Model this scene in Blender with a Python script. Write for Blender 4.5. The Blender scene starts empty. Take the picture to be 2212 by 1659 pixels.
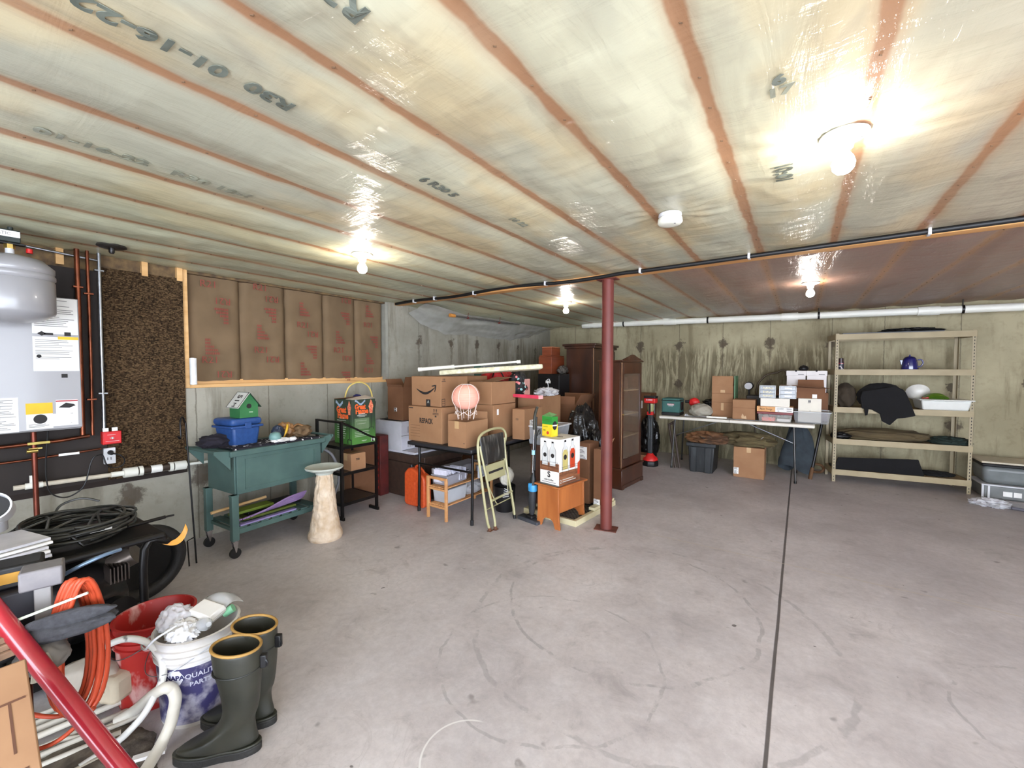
import bpy, bmesh, math, random
from mathutils import Vector, Matrix, noise
random.seed(7)
PI = math.pi
R = math.radians
sc = bpy.context.scene
COL = sc.collection

# ---------------- camera ----------------
TH = math.atan(0.693); PITCH = math.atan(32.5/900.0)
camd = bpy.data.cameras.new('camera'); cam = bpy.data.objects.new('camera', camd); COL.objects.link(cam)
cam.location = (0, 0, 1.48)
cam.rotation_euler = (PI/2-PITCH, 0, TH)
camd.sensor_fit = 'HORIZONTAL'; camd.sensor_width = 36.0; camd.lens = 36.0*900.0/2212.0
camd.clip_start = 0.02; camd.clip_end = 100
sc.camera = cam

# ---------------- world: overcast daylight coming in through the open walk-out side behind the camera ----------------
w = bpy.data.worlds.new('world'); sc.world = w; w.use_nodes = True
bg = w.node_tree.nodes['Background']; bg.inputs[0].default_value = (0.80, 0.88, 1.0, 1); bg.inputs[1].default_value = 7.6

# ---------------- view ----------------
vs = sc.view_settings
vs.view_transform = 'Standard'; vs.look = 'None'; vs.gamma = 1.0; vs.use_curve_mapping = False
vs.exposure = 0.92
BULB = 112.0

# ---------------- helpers ----------------
def lin(c):
    def f(v):
        v /= 255.0
        return v/12.92 if v <= 0.04045 else ((v+0.055)/1.055)**2.4
    return (f(c[0]), f(c[1]), f(c[2]), 1.0)

_M = {}
def mat(name, c, rough=0.55, metal=0.0, var=0.12, scale=9.0, c2=None, bump=0.0, bscale=None, coat=0.0, stretch=(1, 1, 1),
        trans=0.0, emit=None, alpha=1.0, sheen=0.0, lo=0.35, hi=0.65, detail=5.0, aniso=None):
    """procedural material: two tones mixed by noise, optional bump"""
    if name in _M: return _M[name]
    m = bpy.data.materials.new(name); m.use_nodes = True; nt = m.node_tree; N = nt.nodes; L = nt.links
    b = N['Principled BSDF']
    c = lin(c)
    if c2 is None:
        a = tuple(max(0, x*(1-var)) for x in c[:3])+(1,); d = tuple(min(1, x*(1+var)) for x in c[:3])+(1,)
    else:
        a = c; d = lin(c2)
    tc = N.new('ShaderNodeTexCoord'); mp = N.new('ShaderNodeMapping'); mp.inputs['Scale'].default_value = stretch
    L.new(tc.outputs['Object'], mp.inputs[0])
    n = N.new('ShaderNodeTexNoise'); n.inputs['Scale'].default_value = scale; n.inputs['Detail'].default_value = detail
    L.new(mp.outputs[0], n.inputs['Vector'])
    mr = N.new('ShaderNodeMapRange'); mr.inputs['From Min'].default_value = lo; mr.inputs['From Max'].default_value = hi
    L.new(n.outputs['Fac'], mr.inputs['Value'])
    mx = N.new('ShaderNodeMix'); mx.data_type = 'RGBA'; mx.inputs['A'].default_value = a; mx.inputs['B'].default_value = d
    L.new(mr.outputs[0], mx.inputs['Factor']); L.new(mx.outputs['Result'], b.inputs['Base Color'])
    b.inputs['Roughness'].default_value = rough; b.inputs['Metallic'].default_value = metal
    if coat: b.inputs['Coat Weight'].default_value = coat; b.inputs['Coat Roughness'].default_value = 0.08
    if trans: b.inputs['Transmission Weight'].default_value = trans
    if alpha < 1: b.inputs['Alpha'].default_value = alpha
    if sheen: b.inputs['Sheen Weight'].default_value = sheen
    if emit: b.inputs['Emission Color'].default_value = emit[0]; b.inputs['Emission Strength'].default_value = emit[1]
    if bump:
        n2 = N.new('ShaderNodeTexNoise'); n2.inputs['Scale'].default_value = bscale or scale*3; n2.inputs['Detail'].default_value = 4
        L.new(mp.outputs[0], n2.inputs['Vector'])
        bp = N.new('ShaderNodeBump'); bp.inputs['Strength'].default_value = bump; bp.inputs['Distance'].default_value = 0.01
        L.new(n2.outputs['Fac'], bp.inputs['Height']); L.new(bp.outputs[0], b.inputs['Normal'])
    _M[name] = m
    return m

class G:
    """tiny node-graph helper"""
    def __init__(s, name):
        s.m = bpy.data.materials.new(name); s.m.use_nodes = True; s.nt = s.m.node_tree; s.N = s.nt.nodes; s.L = s.nt.links
        s.b = s.N['Principled BSDF']
        s.co = s.N.new('ShaderNodeTexCoord').outputs['Object']
        sp = s.N.new('ShaderNodeSeparateXYZ'); s.L.new(s.co, sp.inputs[0]); s.x, s.y, s.z = sp.outputs
    def put(s, sock, v):
        if isinstance(v, (int, float)): sock.default_value = v
        elif isinstance(v, tuple): sock.default_value = v
        else: s.L.new(v, sock)
    def ma(s, op, a, b=0.0, c=None, clamp=False):
        n = s.N.new('ShaderNodeMath'); n.operation = op; n.use_clamp = clamp
        s.put(n.inputs[0], a); s.put(n.inputs[1], b)
        if c is not None: s.put(n.inputs[2], c)
        return n.outputs[0]
    def noise(s, scale, detail=5, stretch=(1, 1, 1), rough=0.5, dist=0.0, off=(0, 0, 0)):
        mp = s.N.new('ShaderNodeMapping'); mp.inputs['Scale'].default_value = stretch; mp.inputs['Location'].default_value = off
        s.L.new(s.co, mp.inputs[0])
        n = s.N.new('ShaderNodeTexNoise'); n.inputs['Scale'].default_value = scale; n.inputs['Detail'].default_value = detail
        n.inputs['Roughness'].default_value = rough; n.inputs['Distortion'].default_value = dist
        s.L.new(mp.outputs[0], n.inputs['Vector']); return n.outputs['Fac']
    def rng(s, v, a, b, c=0.0, d=1.0, smooth=True):
        n = s.N.new('ShaderNodeMapRange'); n.interpolation_type = 'SMOOTHSTEP' if smooth else 'LINEAR'
        for k, q in zip(('From Min', 'From Max', 'To Min', 'To Max'), (a, b, c, d)): n.inputs[k].default_value = q
        s.put(n.inputs['Value'], v); return n.outputs[0]
    def mix(s, f, a, b):
        n = s.N.new('ShaderNodeMix'); n.data_type = 'RGBA'
        s.put(n.inputs['Factor'], f); s.put(n.inputs['A'], a); s.put(n.inputs['B'], b); return n.outputs['Result']
    def line(s, v, pos, wd):    # 1 on the line, 0 off
        return s.rng(s.ma('ABSOLUTE', s.ma('SUBTRACT', v, pos)), wd*0.5, wd, 1.0, 0.0)
    def bump(s, h, strength, dist=0.01, sock='Normal'):
        n = s.N.new('ShaderNodeBump'); n.inputs['Strength'].default_value = strength; n.inputs['Distance'].default_value = dist
        s.L.new(h, n.inputs['Height']); s.L.new(n.outputs[0], s.b.inputs[sock]); return n.outputs[0]
    def done(s, c, rough=0.8):
        s.put(s.b.inputs['Base Color'], c); s.put(s.b.inputs['Roughness'], rough); return s.m

class MB:
    """collects shapes into ONE mesh"""
    def __init__(s): s.bm = bmesh.new(); s.sharp = 0.9
    def _m(s, ve, M):
        if M is not None: bmesh.ops.transform(s.bm, matrix=M, verts=ve)
        return s
    def box(s, x0, x1, y0, y1, z0, z1, M=None):
        vs = [s.bm.verts.new(p) for p in ((x0,y0,z0),(x1,y0,z0),(x1,y1,z0),(x0,y1,z0),(x0,y0,z1),(x1,y0,z1),(x1,y1,z1),(x0,y1,z1))]
        for f in ((3,2,1,0),(4,5,6,7),(0,1,5,4),(1,2,6,5),(2,3,7,6),(3,0,4,7)): s.bm.faces.new([vs[i] for i in f])
        return s._m(vs, M)
    def taper(s, x0, x1, y0, y1, z0, z1, t, M=None):   # box whose bottom is smaller by t
        vs = [s.bm.verts.new(p) for p in ((x0+t,y0+t,z0),(x1-t,y0+t,z0),(x1-t,y1-t,z0),(x0+t,y1-t,z0),(x0,y0,z1),(x1,y0,z1),(x1,y1,z1),(x0,y1,z1))]
        for f in ((3,2,1,0),(4,5,6,7),(0,1,5,4),(1,2,6,5),(2,3,7,6),(3,0,4,7)): s.bm.faces.new([vs[i] for i in f])
        return s._m(vs, M)
    def quad(s, pts, th=0.003):
        p = [Vector(q) for q in pts]; n = (p[1]-p[0]).cross(p[2]-p[0]).normalized()*th
        a = [s.bm.verts.new(q) for q in p]; b = [s.bm.verts.new(q+n) for q in p]; k = len(p)
        s.bm.faces.new(a[::-1]); s.bm.faces.new(b)
        for i in range(k): s.bm.faces.new((a[i], a[(i+1) % k], b[(i+1) % k], b[i]))
        return s
    def ring(s, c, ux, uy, r, n): return [s.bm.verts.new(c+(ux*math.cos(2*PI*i/n)+uy*math.sin(2*PI*i/n))*r) for i in range(n)]
    def tube(s, pts, r, n=8, closed=False, cap=True):
        P = [Vector(p) for p in pts]; k = len(P)
        rr = r if isinstance(r, (list, tuple)) else [r]*k
        rings = []; prev = None
        for i in range(k):
            t = (P[(i+1) % k]-P[i-1]) if closed else (P[min(i+1, k-1)]-P[max(i-1, 0)])
            if t.length < 1e-9: t = Vector((0, 0, 1))
            t.normalize()
            if prev is None:
                a = Vector((0, 0, 1)) if abs(t.z) < 0.9 else Vector((1, 0, 0)); ux = t.cross(a).normalized()
            else:
                ux = prev-t*prev.dot(t)
                ux = ux.normalized() if ux.length > 1e-6 else t.orthogonal().normalized()
            prev = ux; rings.append(s.ring(P[i], ux, t.cross(ux), rr[i], n))
        for i in range(k if closed else k-1):
            a = rings[i]; b = rings[(i+1) % k]
            for j in range(n): s.bm.faces.new((a[j], a[(j+1) % n], b[(j+1) % n], b[j]))
        if cap and not closed: s.bm.faces.new(rings[0][::-1]); s.bm.faces.new(rings[-1])
        return s
    def cyl(s, p0, p1, r, r1=None, n=16): return s.tube([p0, p1], [r, r if r1 is None else r1], n)
    def lathe(s, prof, c=(0, 0, 0), n=24, M=None):
        rings = []; allv = []
        for (r, z) in prof:
            if r < 1e-6: rings.append([s.bm.verts.new((c[0], c[1], c[2]+z))])
            else: rings.append([s.bm.verts.new((c[0]+r*math.cos(2*PI*i/n), c[1]+r*math.sin(2*PI*i/n), c[2]+z)) for i in range(n)])
            allv += rings[-1]
        for a, b in zip(rings, rings[1:]):
            for j in range(n):
                q = [a[j % len(a)], a[(j+1) % len(a)], b[(j+1) % len(b)], b[j % len(b)]]; u = []
                for v in q:
                    if v not in u: u.append(v)
                if len(u) > 2: s.bm.faces.new(u)
        if len(rings[0]) > 1: s.bm.faces.new(rings[0][::-1])
        if len(rings[-1]) > 1: s.bm.faces.new(rings[-1])
        return s._m(allv, M)
    def prism(s, poly, h0, h1, axis='z', M=None):
        f = {'z': lambda a, b, h: (a, b, h), 'y': lambda a, b, h: (a, h, b), 'x': lambda a, b, h: (h, a, b)}[axis]
        A = [s.bm.verts.new(f(a, b, h0)) for a, b in poly]; B = [s.bm.verts.new(f(a, b, h1)) for a, b in poly]; k = len(poly)
        s.bm.faces.new(A[::-1]); s.bm.faces.new(B)
        for i in range(k): s.bm.faces.new((A[i], A[(i+1) % k], B[(i+1) % k], B[i]))
        return s._m(A+B, M)
    def blob(s, c, r, amp=0.12, fr=2.0, seed=0, n=24, flat=None, ridge=True):
        """lumpy closed heap with ridged folds; flattened below z=flat"""
        rows = []; n = n*2; s.sharp = 1.25
        for i in range(n//2+1):
            ph = PI*i/(n//2); row = []
            for j in range(n):
                th = 2*PI*j/n; d = Vector((math.sin(ph)*math.cos(th), math.sin(ph)*math.sin(th), math.cos(ph)))
                q = noise.noise(d*fr+Vector((seed*7.1, seed*3.3, 0)))
                q2 = noise.noise(d*fr*2.7+Vector((seed*2.1, 5, seed)))
                q3 = noise.noise(d*fr*5.5+Vector((seed, seed*1.7, 9)))
                k = 1+amp*((1-abs(q)*3.2) if ridge else q*1.6)+amp*0.6*q2+amp*0.22*q3
                p = Vector((c[0]+d.x*r[0]*k, c[1]+d.y*r[1]*k, c[2]+d.z*r[2]*k))
                if flat is not None and p.z < flat: p.z = flat
                if i in (0, n//2):
                    if j == 0: row.append(s.bm.verts.new(p))
                else: row.append(s.bm.verts.new(p))
            rows.append(row)
        for a, b in zip(rows, rows[1:]):
            for j in range(n):
                q = [a[j % len(a)], b[j % len(b)], b[(j+1) % len(b)], a[(j+1) % len(a)]]; u = []
                for v in q:
                    if v not in u: u.append(v)
                if len(u) > 2: s.bm.faces.new(u)
        return s
    def grid(s, fn, nu, nv, th=0.0):
        V = [[s.bm.verts.new(fn(i/nu, j/nv)) for j in range(nv+1)] for i in range(nu+1)]
        for i in range(nu):
            for j in range(nv): s.bm.faces.new((V[i][j], V[i+1][j], V[i+1][j+1], V[i][j+1]))
        if th:
            W = [[s.bm.verts.new(Vector(fn(i/nu, j/nv))-Vector((0, 0, th) if not isinstance(th, tuple) else th)) for j in range(nv+1)] for i in range(nu+1)]
            for i in range(nu):
                for j in range(nv): s.bm.faces.new((W[i][j+1], W[i+1][j+1], W[i+1][j], W[i][j]))
            for i in range(nu):
                s.bm.faces.new((V[i+1][0], V[i][0], W[i][0], W[i+1][0])); s.bm.faces.new((V[i][nv], V[i+1][nv], W[i+1][nv], W[i][nv]))
            for j in range(nv):
                s.bm.faces.new((V[0][j], V[0][j+1], W[0][j+1], W[0][j])); s.bm.faces.new((V[nu][j+1], V[nu][j], W[nu][j], W[nu][j+1]))
        return s
    def build(s, name, m, parent=None, bevel=0.0, loc=None, rot=None, seg=2):
        bm = s.bm
        bmesh.ops.recalc_face_normals(bm, faces=bm.faces)
        for f in bm.faces: f.smooth = True
        for e in bm.edges:
            if len(e.link_faces) == 2 and e.calc_face_angle(0) > s.sharp: e.smooth = False
        me = bpy.data.meshes.new(name); bm.to_mesh(me); bm.free()
        me.materials.append(m)
        o = bpy.data.objects.new(name, me); COL.objects.link(o)
        if parent: o.parent = parent
        if loc: o.location = loc
        if rot: o.rotation_euler = rot
        if bevel:
            b = o.modifiers.new('bevel', 'BEVEL'); b.width = bevel; b.segments = seg; b.limit_method = 'ANGLE'; b.angle_limit = 0.7
        return o

def tag(o, label, cat, group=None, kind=None):
    if label: o['label'] = label
    if cat: o['category'] = cat
    if group: o['group'] = group
    if kind: o['kind'] = kind
    return o
def T(name, label, cat, loc=(0, 0, 0), rz=0.0, group=None, rot=None):
    o = bpy.data.objects.new(name, None); COL.objects.link(o); o.empty_display_size = 0.05
    o.location = loc; o.rotation_euler = rot if rot else (0, 0, R(rz))
    return tag(o, label, cat, group)
def S(name, mb, m, label, cat, loc=(0, 0, 0), rz=0.0, bevel=0.0, group=None):
    o = mb.build(name, m, None, bevel, loc, (0, 0, R(rz))); return tag(o, label, cat, group)
def ST(name, mb, m, parent=None, bevel=0.0):
    o = mb.build(name, m, parent, bevel)
    if parent is None: o['kind'] = 'structure'
    return o
def copytree(o, parent=None):
    c = o.copy(); COL.objects.link(c)
    if parent: c.parent = parent
    for ch in list(o.children): copytree(ch, c)
    return c

def textmesh(txt, size, name, m, parent, loc, rot, th=0.0006, squash=1.0, bold=0.0, fn=None, align='CENTER'):
    cu = bpy.data.curves.new(name, 'FONT'); cu.body = txt; cu.size = size; cu.align_x = align; cu.align_y = 'CENTER'
    cu.extrude = th; cu.offset = bold; cu.resolution_u = 3
    o = bpy.data.objects.new(name, cu); COL.objects.link(o)
    bpy.context.view_layer.update()
    me = bpy.data.meshes.new_from_object(o.evaluated_get(bpy.context.evaluated_depsgraph_get()))
    bpy.data.objects.remove(o); bpy.data.curves.remove(cu)
    me.name = name
    if squash != 1.0: me.transform(Matrix.Diagonal((squash, 1, 1, 1)))
    if fn:
        for v in me.vertices: v.co = fn(v.co)
    me.materials.clear(); me.materials.append(m)
    o = bpy.data.objects.new(name, me); COL.objects.link(o)
    if parent: o.parent = parent
    o.location = loc; o.rotation_euler = rot
    return o

FR = (PI/2, 0, 0); RT = (PI/2, 0, PI/2)
def dF(x0, x1, z0, z1, y=-0.0012):  return MB().box(x0, x1, y-0.0008, y+0.0012, z0, z1)       # flat print on a front face
def dR(y0, y1, z0, z1, x=0.0012):   return MB().box(x-0.0012, x+0.0008, y0, y1, z0, z1)       # flat print on a right face

# ---------------- shared materials ----------------
CARD = mat('cardboard', (146, 106, 74), 0.85, c2=(158, 118, 84), scale=4, bump=0.08, bscale=60)
CARD_D = mat('darker_cardboard', (112, 74, 48), 0.85, c2=(124, 84, 56), scale=4, bump=0.08, bscale=60)
CARD_IN = mat('cardboard_inside', (150, 110, 76), 0.9, var=0.08)
TAPE = mat('packing_tape', (190, 155, 112), 0.25, var=0.06, coat=0.5)
WHITE = mat('white_plastic', (205, 205, 208), 0.4, var=0.04)
PVC = mat('white_pvc', (232, 230, 220), 0.35, var=0.04, scale=3)
PAPER = mat('white_paper', (232, 230, 226), 0.7, var=0.04)
INK = mat('black_ink', (32, 28, 28), 0.7, var=0.1)
INKG = mat('grey_ink', (120, 118, 118), 0.8, var=0.1)
BLACK = mat('black_plastic', (15, 14, 16), 0.5, var=0.25)
BLKMET = mat('black_metal', (24, 22, 22), 0.35, metal=0.4, var=0.3)
STEEL = mat('galvanised_steel', (150, 152, 155), 0.35, metal=0.9, var=0.15, scale=30)
CHROME = mat('chrome', (200, 200, 205), 0.15, metal=1.0, var=0.05)
COPPER = mat('copper', (138, 78, 54), 0.36, metal=0.9, c2=(92, 54, 40), scale=9)
BRASS = mat('brass', (190, 160, 90), 0.3, metal=0.9, var=0.15)
RED = mat('red_plastic', (190, 24, 24), 0.4, var=0.1)
REDT = mat('red_print', (136, 66, 54), 0.8, var=0.1)
LUMBER = mat('pine_lumber', (205, 158, 100), 0.7, c2=(222, 178, 122), scale=3, stretch=(8, 0.6, 8), bump=0.05)
LUMX = mat('beam_lumber', (190, 135, 78), 0.7, c2=(214, 160, 100), scale=3, stretch=(0.5, 8, 14), bump=0.05)
CLEARP = mat('clear_plastic', (215, 218, 222), 0.18, var=0.04, alpha=0.45)
FROST = mat('frosted_plastic', (196, 198, 204), 0.35, var=0.05, alpha=0.8)
BAGFILM = mat('clear_bag_film', (232, 232, 236), 0.18, var=0.05, alpha=0.55, bump=0.4, bscale=30)
OLIVE = mat('olive_cloth', (78, 66, 42), 0.95, c2=(96, 84, 56), scale=6, bump=0.2, bscale=25)

# =====================================================================================
#                                   THE ROOM
# =====================================================================================
XL = -4.30; YB = 7.60; XR = 5.0; ZC = 2.335; Y0 = -2.6

# ---- floor ----
g = G('concrete_floor')
n1 = g.noise(0.9, 6, rough=0.62); n2 = g.noise(5.0, 8, rough=0.7, dist=0.6); n3 = g.noise(60, 3)
n4 = g.noise(2.2, 3, stretch=(1, 1, 1), dist=2.5, off=(3, 1, 0)); n5 = g.noise(9, 2, off=(5, 2, 0))
c = g.mix(g.rng(n1, 0.32, 0.68), lin((172, 165, 165)), lin((204, 197, 196)))
c = g.mix(g.rng(n2, 0.40, 0.72, 0, 0.42), c, lin((210, 206, 208)))
c = g.mix(g.rng(n2, 0.28, 0.46, 0.42, 0), c, lin((128, 122, 122)))
scf = g.ma('ABSOLUTE', g.ma('SUBTRACT', n4, 0.5))
c = g.mix(g.ma('MULTIPLY', g.rng(scf, 0.0, 0.012, 0.16, 0), g.rng(n1, 0.45, 0.6)), c, lin((112, 106, 104)))
c = g.mix(g.rng(n5, 0.70, 0.78, 0, 0.55), c, lin((92, 84, 78)))
c = g.mix(g.rng(g.noise(24, 5, rough=.75, off=(4, 2, 1)), 0.35, 0.65, 0.0, 0.22), c, lin((138, 132, 134)))
c = g.mix(g.rng(n3, 0.66, 0.80, 0, 0.35), c, lin((95, 92, 90)))
c = g.mix(g.rng(g.noise(16, 1, off=(7, 7, 0)), 0.79, 0.82, 0, 0.8), c, lin((70, 62, 58)))
c = g.mix(g.rng(g.noise(3.3, 6, off=(1, 9, 0), rough=.75), 0.60, 0.70, 0, 0.35), c, lin((216, 212, 214)))
# scuff arcs left by something dragged round
for cx, cy, rad, wd, s in ((-0.9, 2.6, 0.75, 0.012, 0.35), (-0.75, 2.45, 0.98, 0.018, 0.28), (-1.05, 1.85, 0.55, 0.010, 0.30), (1.1, 2.6, 0.5, 0.010, 0.3), (0.6, 1.7, 0.35, 0.009, 0.25)):
    d = g.ma('SQRT', g.ma('ADD', g.ma('POWER', g.ma('SUBTRACT', g.x, cx), 2), g.ma('POWER', g.ma('SUBTRACT', g.y, cy), 2)))
    d = g.ma('ADD', d, g.ma('MULTIPLY', g.ma('SUBTRACT', n1, 0.5), 0.25))
    c = g.mix(g.ma('MULTIPLY', g.line(d, rad, wd), g.ma('MULTIPLY', g.rng(n2, 0.45, 0.55), s)), c, lin((98, 94, 92)))
# white chalky scratch
d = g.ma('SQRT', g.ma('ADD', g.ma('POWER', g.ma('SUBTRACT', g.x, -1.02), 2), g.ma('POWER', g.ma('SUBTRACT', g.y, 1.16), 2)))
c = g.mix(g.ma('MULTIPLY', g.line(d, 0.17, 0.005), g.ma('MULTIPLY', g.rng(g.x, -1.05, -1.10), 0.8)), c, lin((220, 218, 215)))
jx = g.line(g.ma('ADD', g.x, g.ma('MULTIPLY', g.noise(3, 2), 0.006)), -0.078, 0.010)
jy = g.line(g.y, 3.74, 0.009)
c = g.mix(g.ma('MULTIPLY', jx, 0.85), c, lin((50, 44, 42)))
c = g.mix(g.ma('MULTIPLY', jy, g.rng(g.x, -1.3, -0.9, 0, 0.6)), c, lin((188, 176, 160)))
h = g.ma('SUBTRACT', g.ma('ADD', g.ma('MULTIPLY', n2, 0.6), g.ma('MULTIPLY', n3, 0.15)), g.ma('MULTIPLY', jx, 1.0))
g.bump(h, 0.25, 0.006)
FLOORM = g.done(c, g.rng(n2, 0.3, 0.7, 0.42, 0.62))
fl = ST('floor', MB().box(XL-0.6, XR+0.2, Y0, YB+0.4, -0.15, 0.0), FLOORM)

# ---- concrete walls ----
def concrete(name, coord, seams, holes, base, hi, dark, mould):
    g = G(name); u = g.x if coord == 'x' else g.y
    a = g.noise(1.1, 6, rough=0.6); st = g.noise(2.2, 6, stretch=(2.2, 2.2, 0.35), rough=0.65, dist=0.4); fn = g.noise(14, 6, rough=0.7)
    c = g.mix(g.rng(a, 0.35, 0.65), lin(base), lin(hi))
    c = g.mix(g.rng(st, 0.50, 0.66, 0, 0.55), c, lin(dark))
    c = g.mix(g.rng(fn, 0.5, 0.75, 0, 0.30), c, lin(dark))
    drip = g.noise(3.0, 5, stretch=(3.5, 3.5, 0.45), rough=0.7, dist=1.2, off=(1, 4, 2))
    for (u0, u1, z0, z1, k, col) in mould:
        mk = g.ma('MULTIPLY', g.ma('MULTIPLY', g.rng(u, u0, u0+0.5), g.rng(u, u1-0.5, u1, 1, 0)), g.ma('MULTIPLY', g.rng(g.z, z0, z0+0.35), g.rng(g.z, z1-0.3, z1, 1, 0)))
        c = g.mix(g.ma('MULTIPLY', g.ma('MULTIPLY', mk, k), g.rng(drip, 0.40, 0.56)), c, lin(col))
        c = g.mix(g.ma('MULTIPLY', g.ma('MULTIPLY', mk, k*0.5), g.rng(drip, 0.40, 0.34)), c, lin((176, 168, 136)))
    for sx in seams:
        c = g.mix(g.ma('MULTIPLY', g.line(g.ma('ADD', u, g.ma('MULTIPLY', g.ma('SUBTRACT', fn, 0.5), 0.02)), sx, 0.007), 0.55), c, lin((70, 62, 50)))
    nz = g.ma('MULTIPLY', g.ma('SUBTRACT', g.noise(12, 4, rough=0.7), 0.5), 0.22)
    for (hx, hz, r) in holes:
        d = g.ma('SQRT', g.ma('ADD', g.ma('POWER', g.ma('SUBTRACT', u, hx), 2), g.ma('POWER', g.ma('MULTIPLY', g.ma('SUBTRACT', g.z, hz), 0.85), 2)))
        c = g.mix(g.rng(g.ma('ADD', d, nz), r*0.5, r, 0.8, 0), c, lin((66, 54, 42)))
        c = g.mix(g.ma('MULTIPLY', g.ma('MULTIPLY', g.line(g.ma('ADD', u, nz), hx, 0.03), g.rng(g.z, hz-0.5, hz, 0, 1)), g.rng(g.z, hz, hz+0.01, 0.5, 0)), c, lin((84, 72, 56)))
    g.bump(g.ma('ADD', fn, g.ma('MULTIPLY', a, 2)), 0.3, 0.006)
    return g.done(c, 0.85)
CONB = concrete('concrete_back', 'x', (-3.72, -2.41, -1.74, -1.06, -0.40, 0.36, 0.93, 1.66, 2.3),
    [(-2.41, 1.88, .085), (-1.74, 1.89, .09), (-1.06, 1.90, .075), (-0.40, 1.89, .085), (-1.74, 1.22, .06), (-0.40, 1.26, .07), (0.36, 1.85, .08), (0.93, 1.2, .06), (1.6, 1.25, .06), (0.93, 0.55, .08), (1.62, 0.75, .09), (2.3, 0.8, .09), (2.25, 1.3, .07), (-3.0, 1.87, .06)],
    (150, 140, 112), (174, 164, 134), (104, 92, 66), [(-2.6, 0.7, 0.85, 1.98, 0.8, (92, 82, 58)), (-0.2, 1.5, 0.3, 1.9, 0.4, (104, 92, 66)), (-2.4, 0.6, -0.3, 0.9, 0.55, (80, 72, 50))])
CONL = concrete('concrete_left', 'y', (3.97, 4.61, 5.21, 5.80, 6.40, 7.0, 2.0, 2.62, 3.2, 1.40),
    [(3.97, 1.87, .065), (4.61, 1.87, .07), (5.21, 1.87, .06), (5.80, 1.88, .055), (6.40, 1.87, .05), (7.0, 1.87, .05), (1.45, 0.55, .12), (0.95, .48, .10)],
    (136, 132, 120), (160, 155, 142), (100, 93, 78), [(5.4, 7.6, 0.6, 2.1, 0.4, (96, 84, 62))])
ST('wall_back', MB().box(XL-0.6, XR+0.2, YB, YB+0.3, 0, 2.6), CONB)
wl = ST('wall_left', MB().box(XL-0.55, XL, Y0, 3.47, 0, 1.315), CONL)
ST('wall_left_tall', MB().box(XL-0.55, XL, 3.47, YB, 0, 2.6), CONL)
ST('wall_light_blocker', MB().box(XL-0.55, -1.3, Y0-0.2, Y0, 0, 2.6), CONB)  # unseen wall piece behind the camera, added to keep daylight off the left wall
ST('wall_right', MB().box(XR, XR+0.2, 1.5, YB, 0, 2.6), CONB)

# ---- framed knee wall with kraft-faced batts above the low concrete ----
XK = -4.42
KRAFT = mat('kraft_paper', (104, 84, 60), 0.85, c2=(118, 96, 70), scale=3, bump=0.25, bscale=7)
trim = 1
ST('trim_1', MB().box(XK-0.1, XL-0.03, 1.33, 3.47, 1.315, 1.345), LUMBER)
ST('trim_2', MB().box(XK-0.1, XK+0.03, 1.33, 3.47, 1.345, 1.385), LUMBER)
ST('trim_3', MB().box(XK-0.1, XL-0.005, 1.325, 1.362, 1.32, 2.36), LUMBER)
ST('trim_4', MB().box(XK-0.1, XL-0.02, 3.43, 3.468, 1.345, 2.36), mat('grey_flashing', (150, 148, 138), 0.5, var=0.1))
edges = [1.362, 1.80, 2.22, 2.64, 3.04, 3.43]
for i in range(5):
    a, b = edges[i], edges[i+1]
    def fn(u, v, a=a, b=b, i=i):
        y = a+(b-a)*u; z = 1.375+(2.36-1.375)*v
        e = min(1, min(u, 1-u)/0.12); e2 = math.sin(e*PI/2)
        x = XK+0.012+0.05*e2*(0.8+0.4*noise.noise(Vector((y*3, z*2.5, i))))+0.006*noise.noise(Vector((y*14, z*9, 3)))
        if v < 0.1: z += 0.012*noise.noise(Vector((y*9, i, 1)))
        return (x, y, z)
    bt = MB().grid(fn, 16, 34, (0.02, 0, 0)).build('insulation_batt', KRAFT, wl)
    bt['label'] = 'brown kraft paper face of insulation batt with red print'
    rows = {0: [(.86, 'R21', 0), (.72, 'R21', 1), (.16, 'R21', 0), (.03, 'R21', 1)], 1: [(.90, 'R21', 0), (.80, 'R21', 1), (.27, 'R21', 0), (.18, 'R21', 1)],
            2: [(.56, 'R21', 0), (.47, 'R21', 1)], 3: [(.90, 'R21', 1), (.30, 'R21', 0), (.21, 'R21', 1)], 4: [(.63, 'R21', 0), (.06, 'R21', 0)]}[i]
    for (v, s, fl_) in rows:
        z = 1.375+0.96*v+0.03; y = a+(b-a)*(0.38 if not fl_ else 0.62)
        textmesh(s, 0.085, 'printed_text', REDT, bt, (XK+0.085, y, z), (PI/2, PI if fl_ else 0, PI/2), 0.0008)
    mb = MB(); rr = random.Random(i)
    for (z0, sgn) in {0: ((1.62, 0), (2.0, 1)), 1: ((1.78, 0), (2.05, 1)), 2: ((2.05, 0), (1.70, 1), (1.42, 0)), 3: ((1.78, 0), (2.1, 1), (1.42, 1)), 4: ((1.55, 0), (1.85, 1), (2.12, 0))}[i]:
        for k in range(5):
            wd = (0.05, 0.055, 0.075, 0.11, 0.12)[k]; zz = z0+(-1 if sgn else 1)*(0.11-k*0.03)
            ys = a+(b-a)*(0.3 if not sgn else 0.7)
            for q in range(int(wd/0.014)):
                y0 = ys+(q*0.014 if not sgn else -q*0.014); mb.box(XK+0.0835, XK+0.0845, y0, y0+0.010, zz, zz+0.019)
    mb.build('printed_words', REDT, bt)

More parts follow.
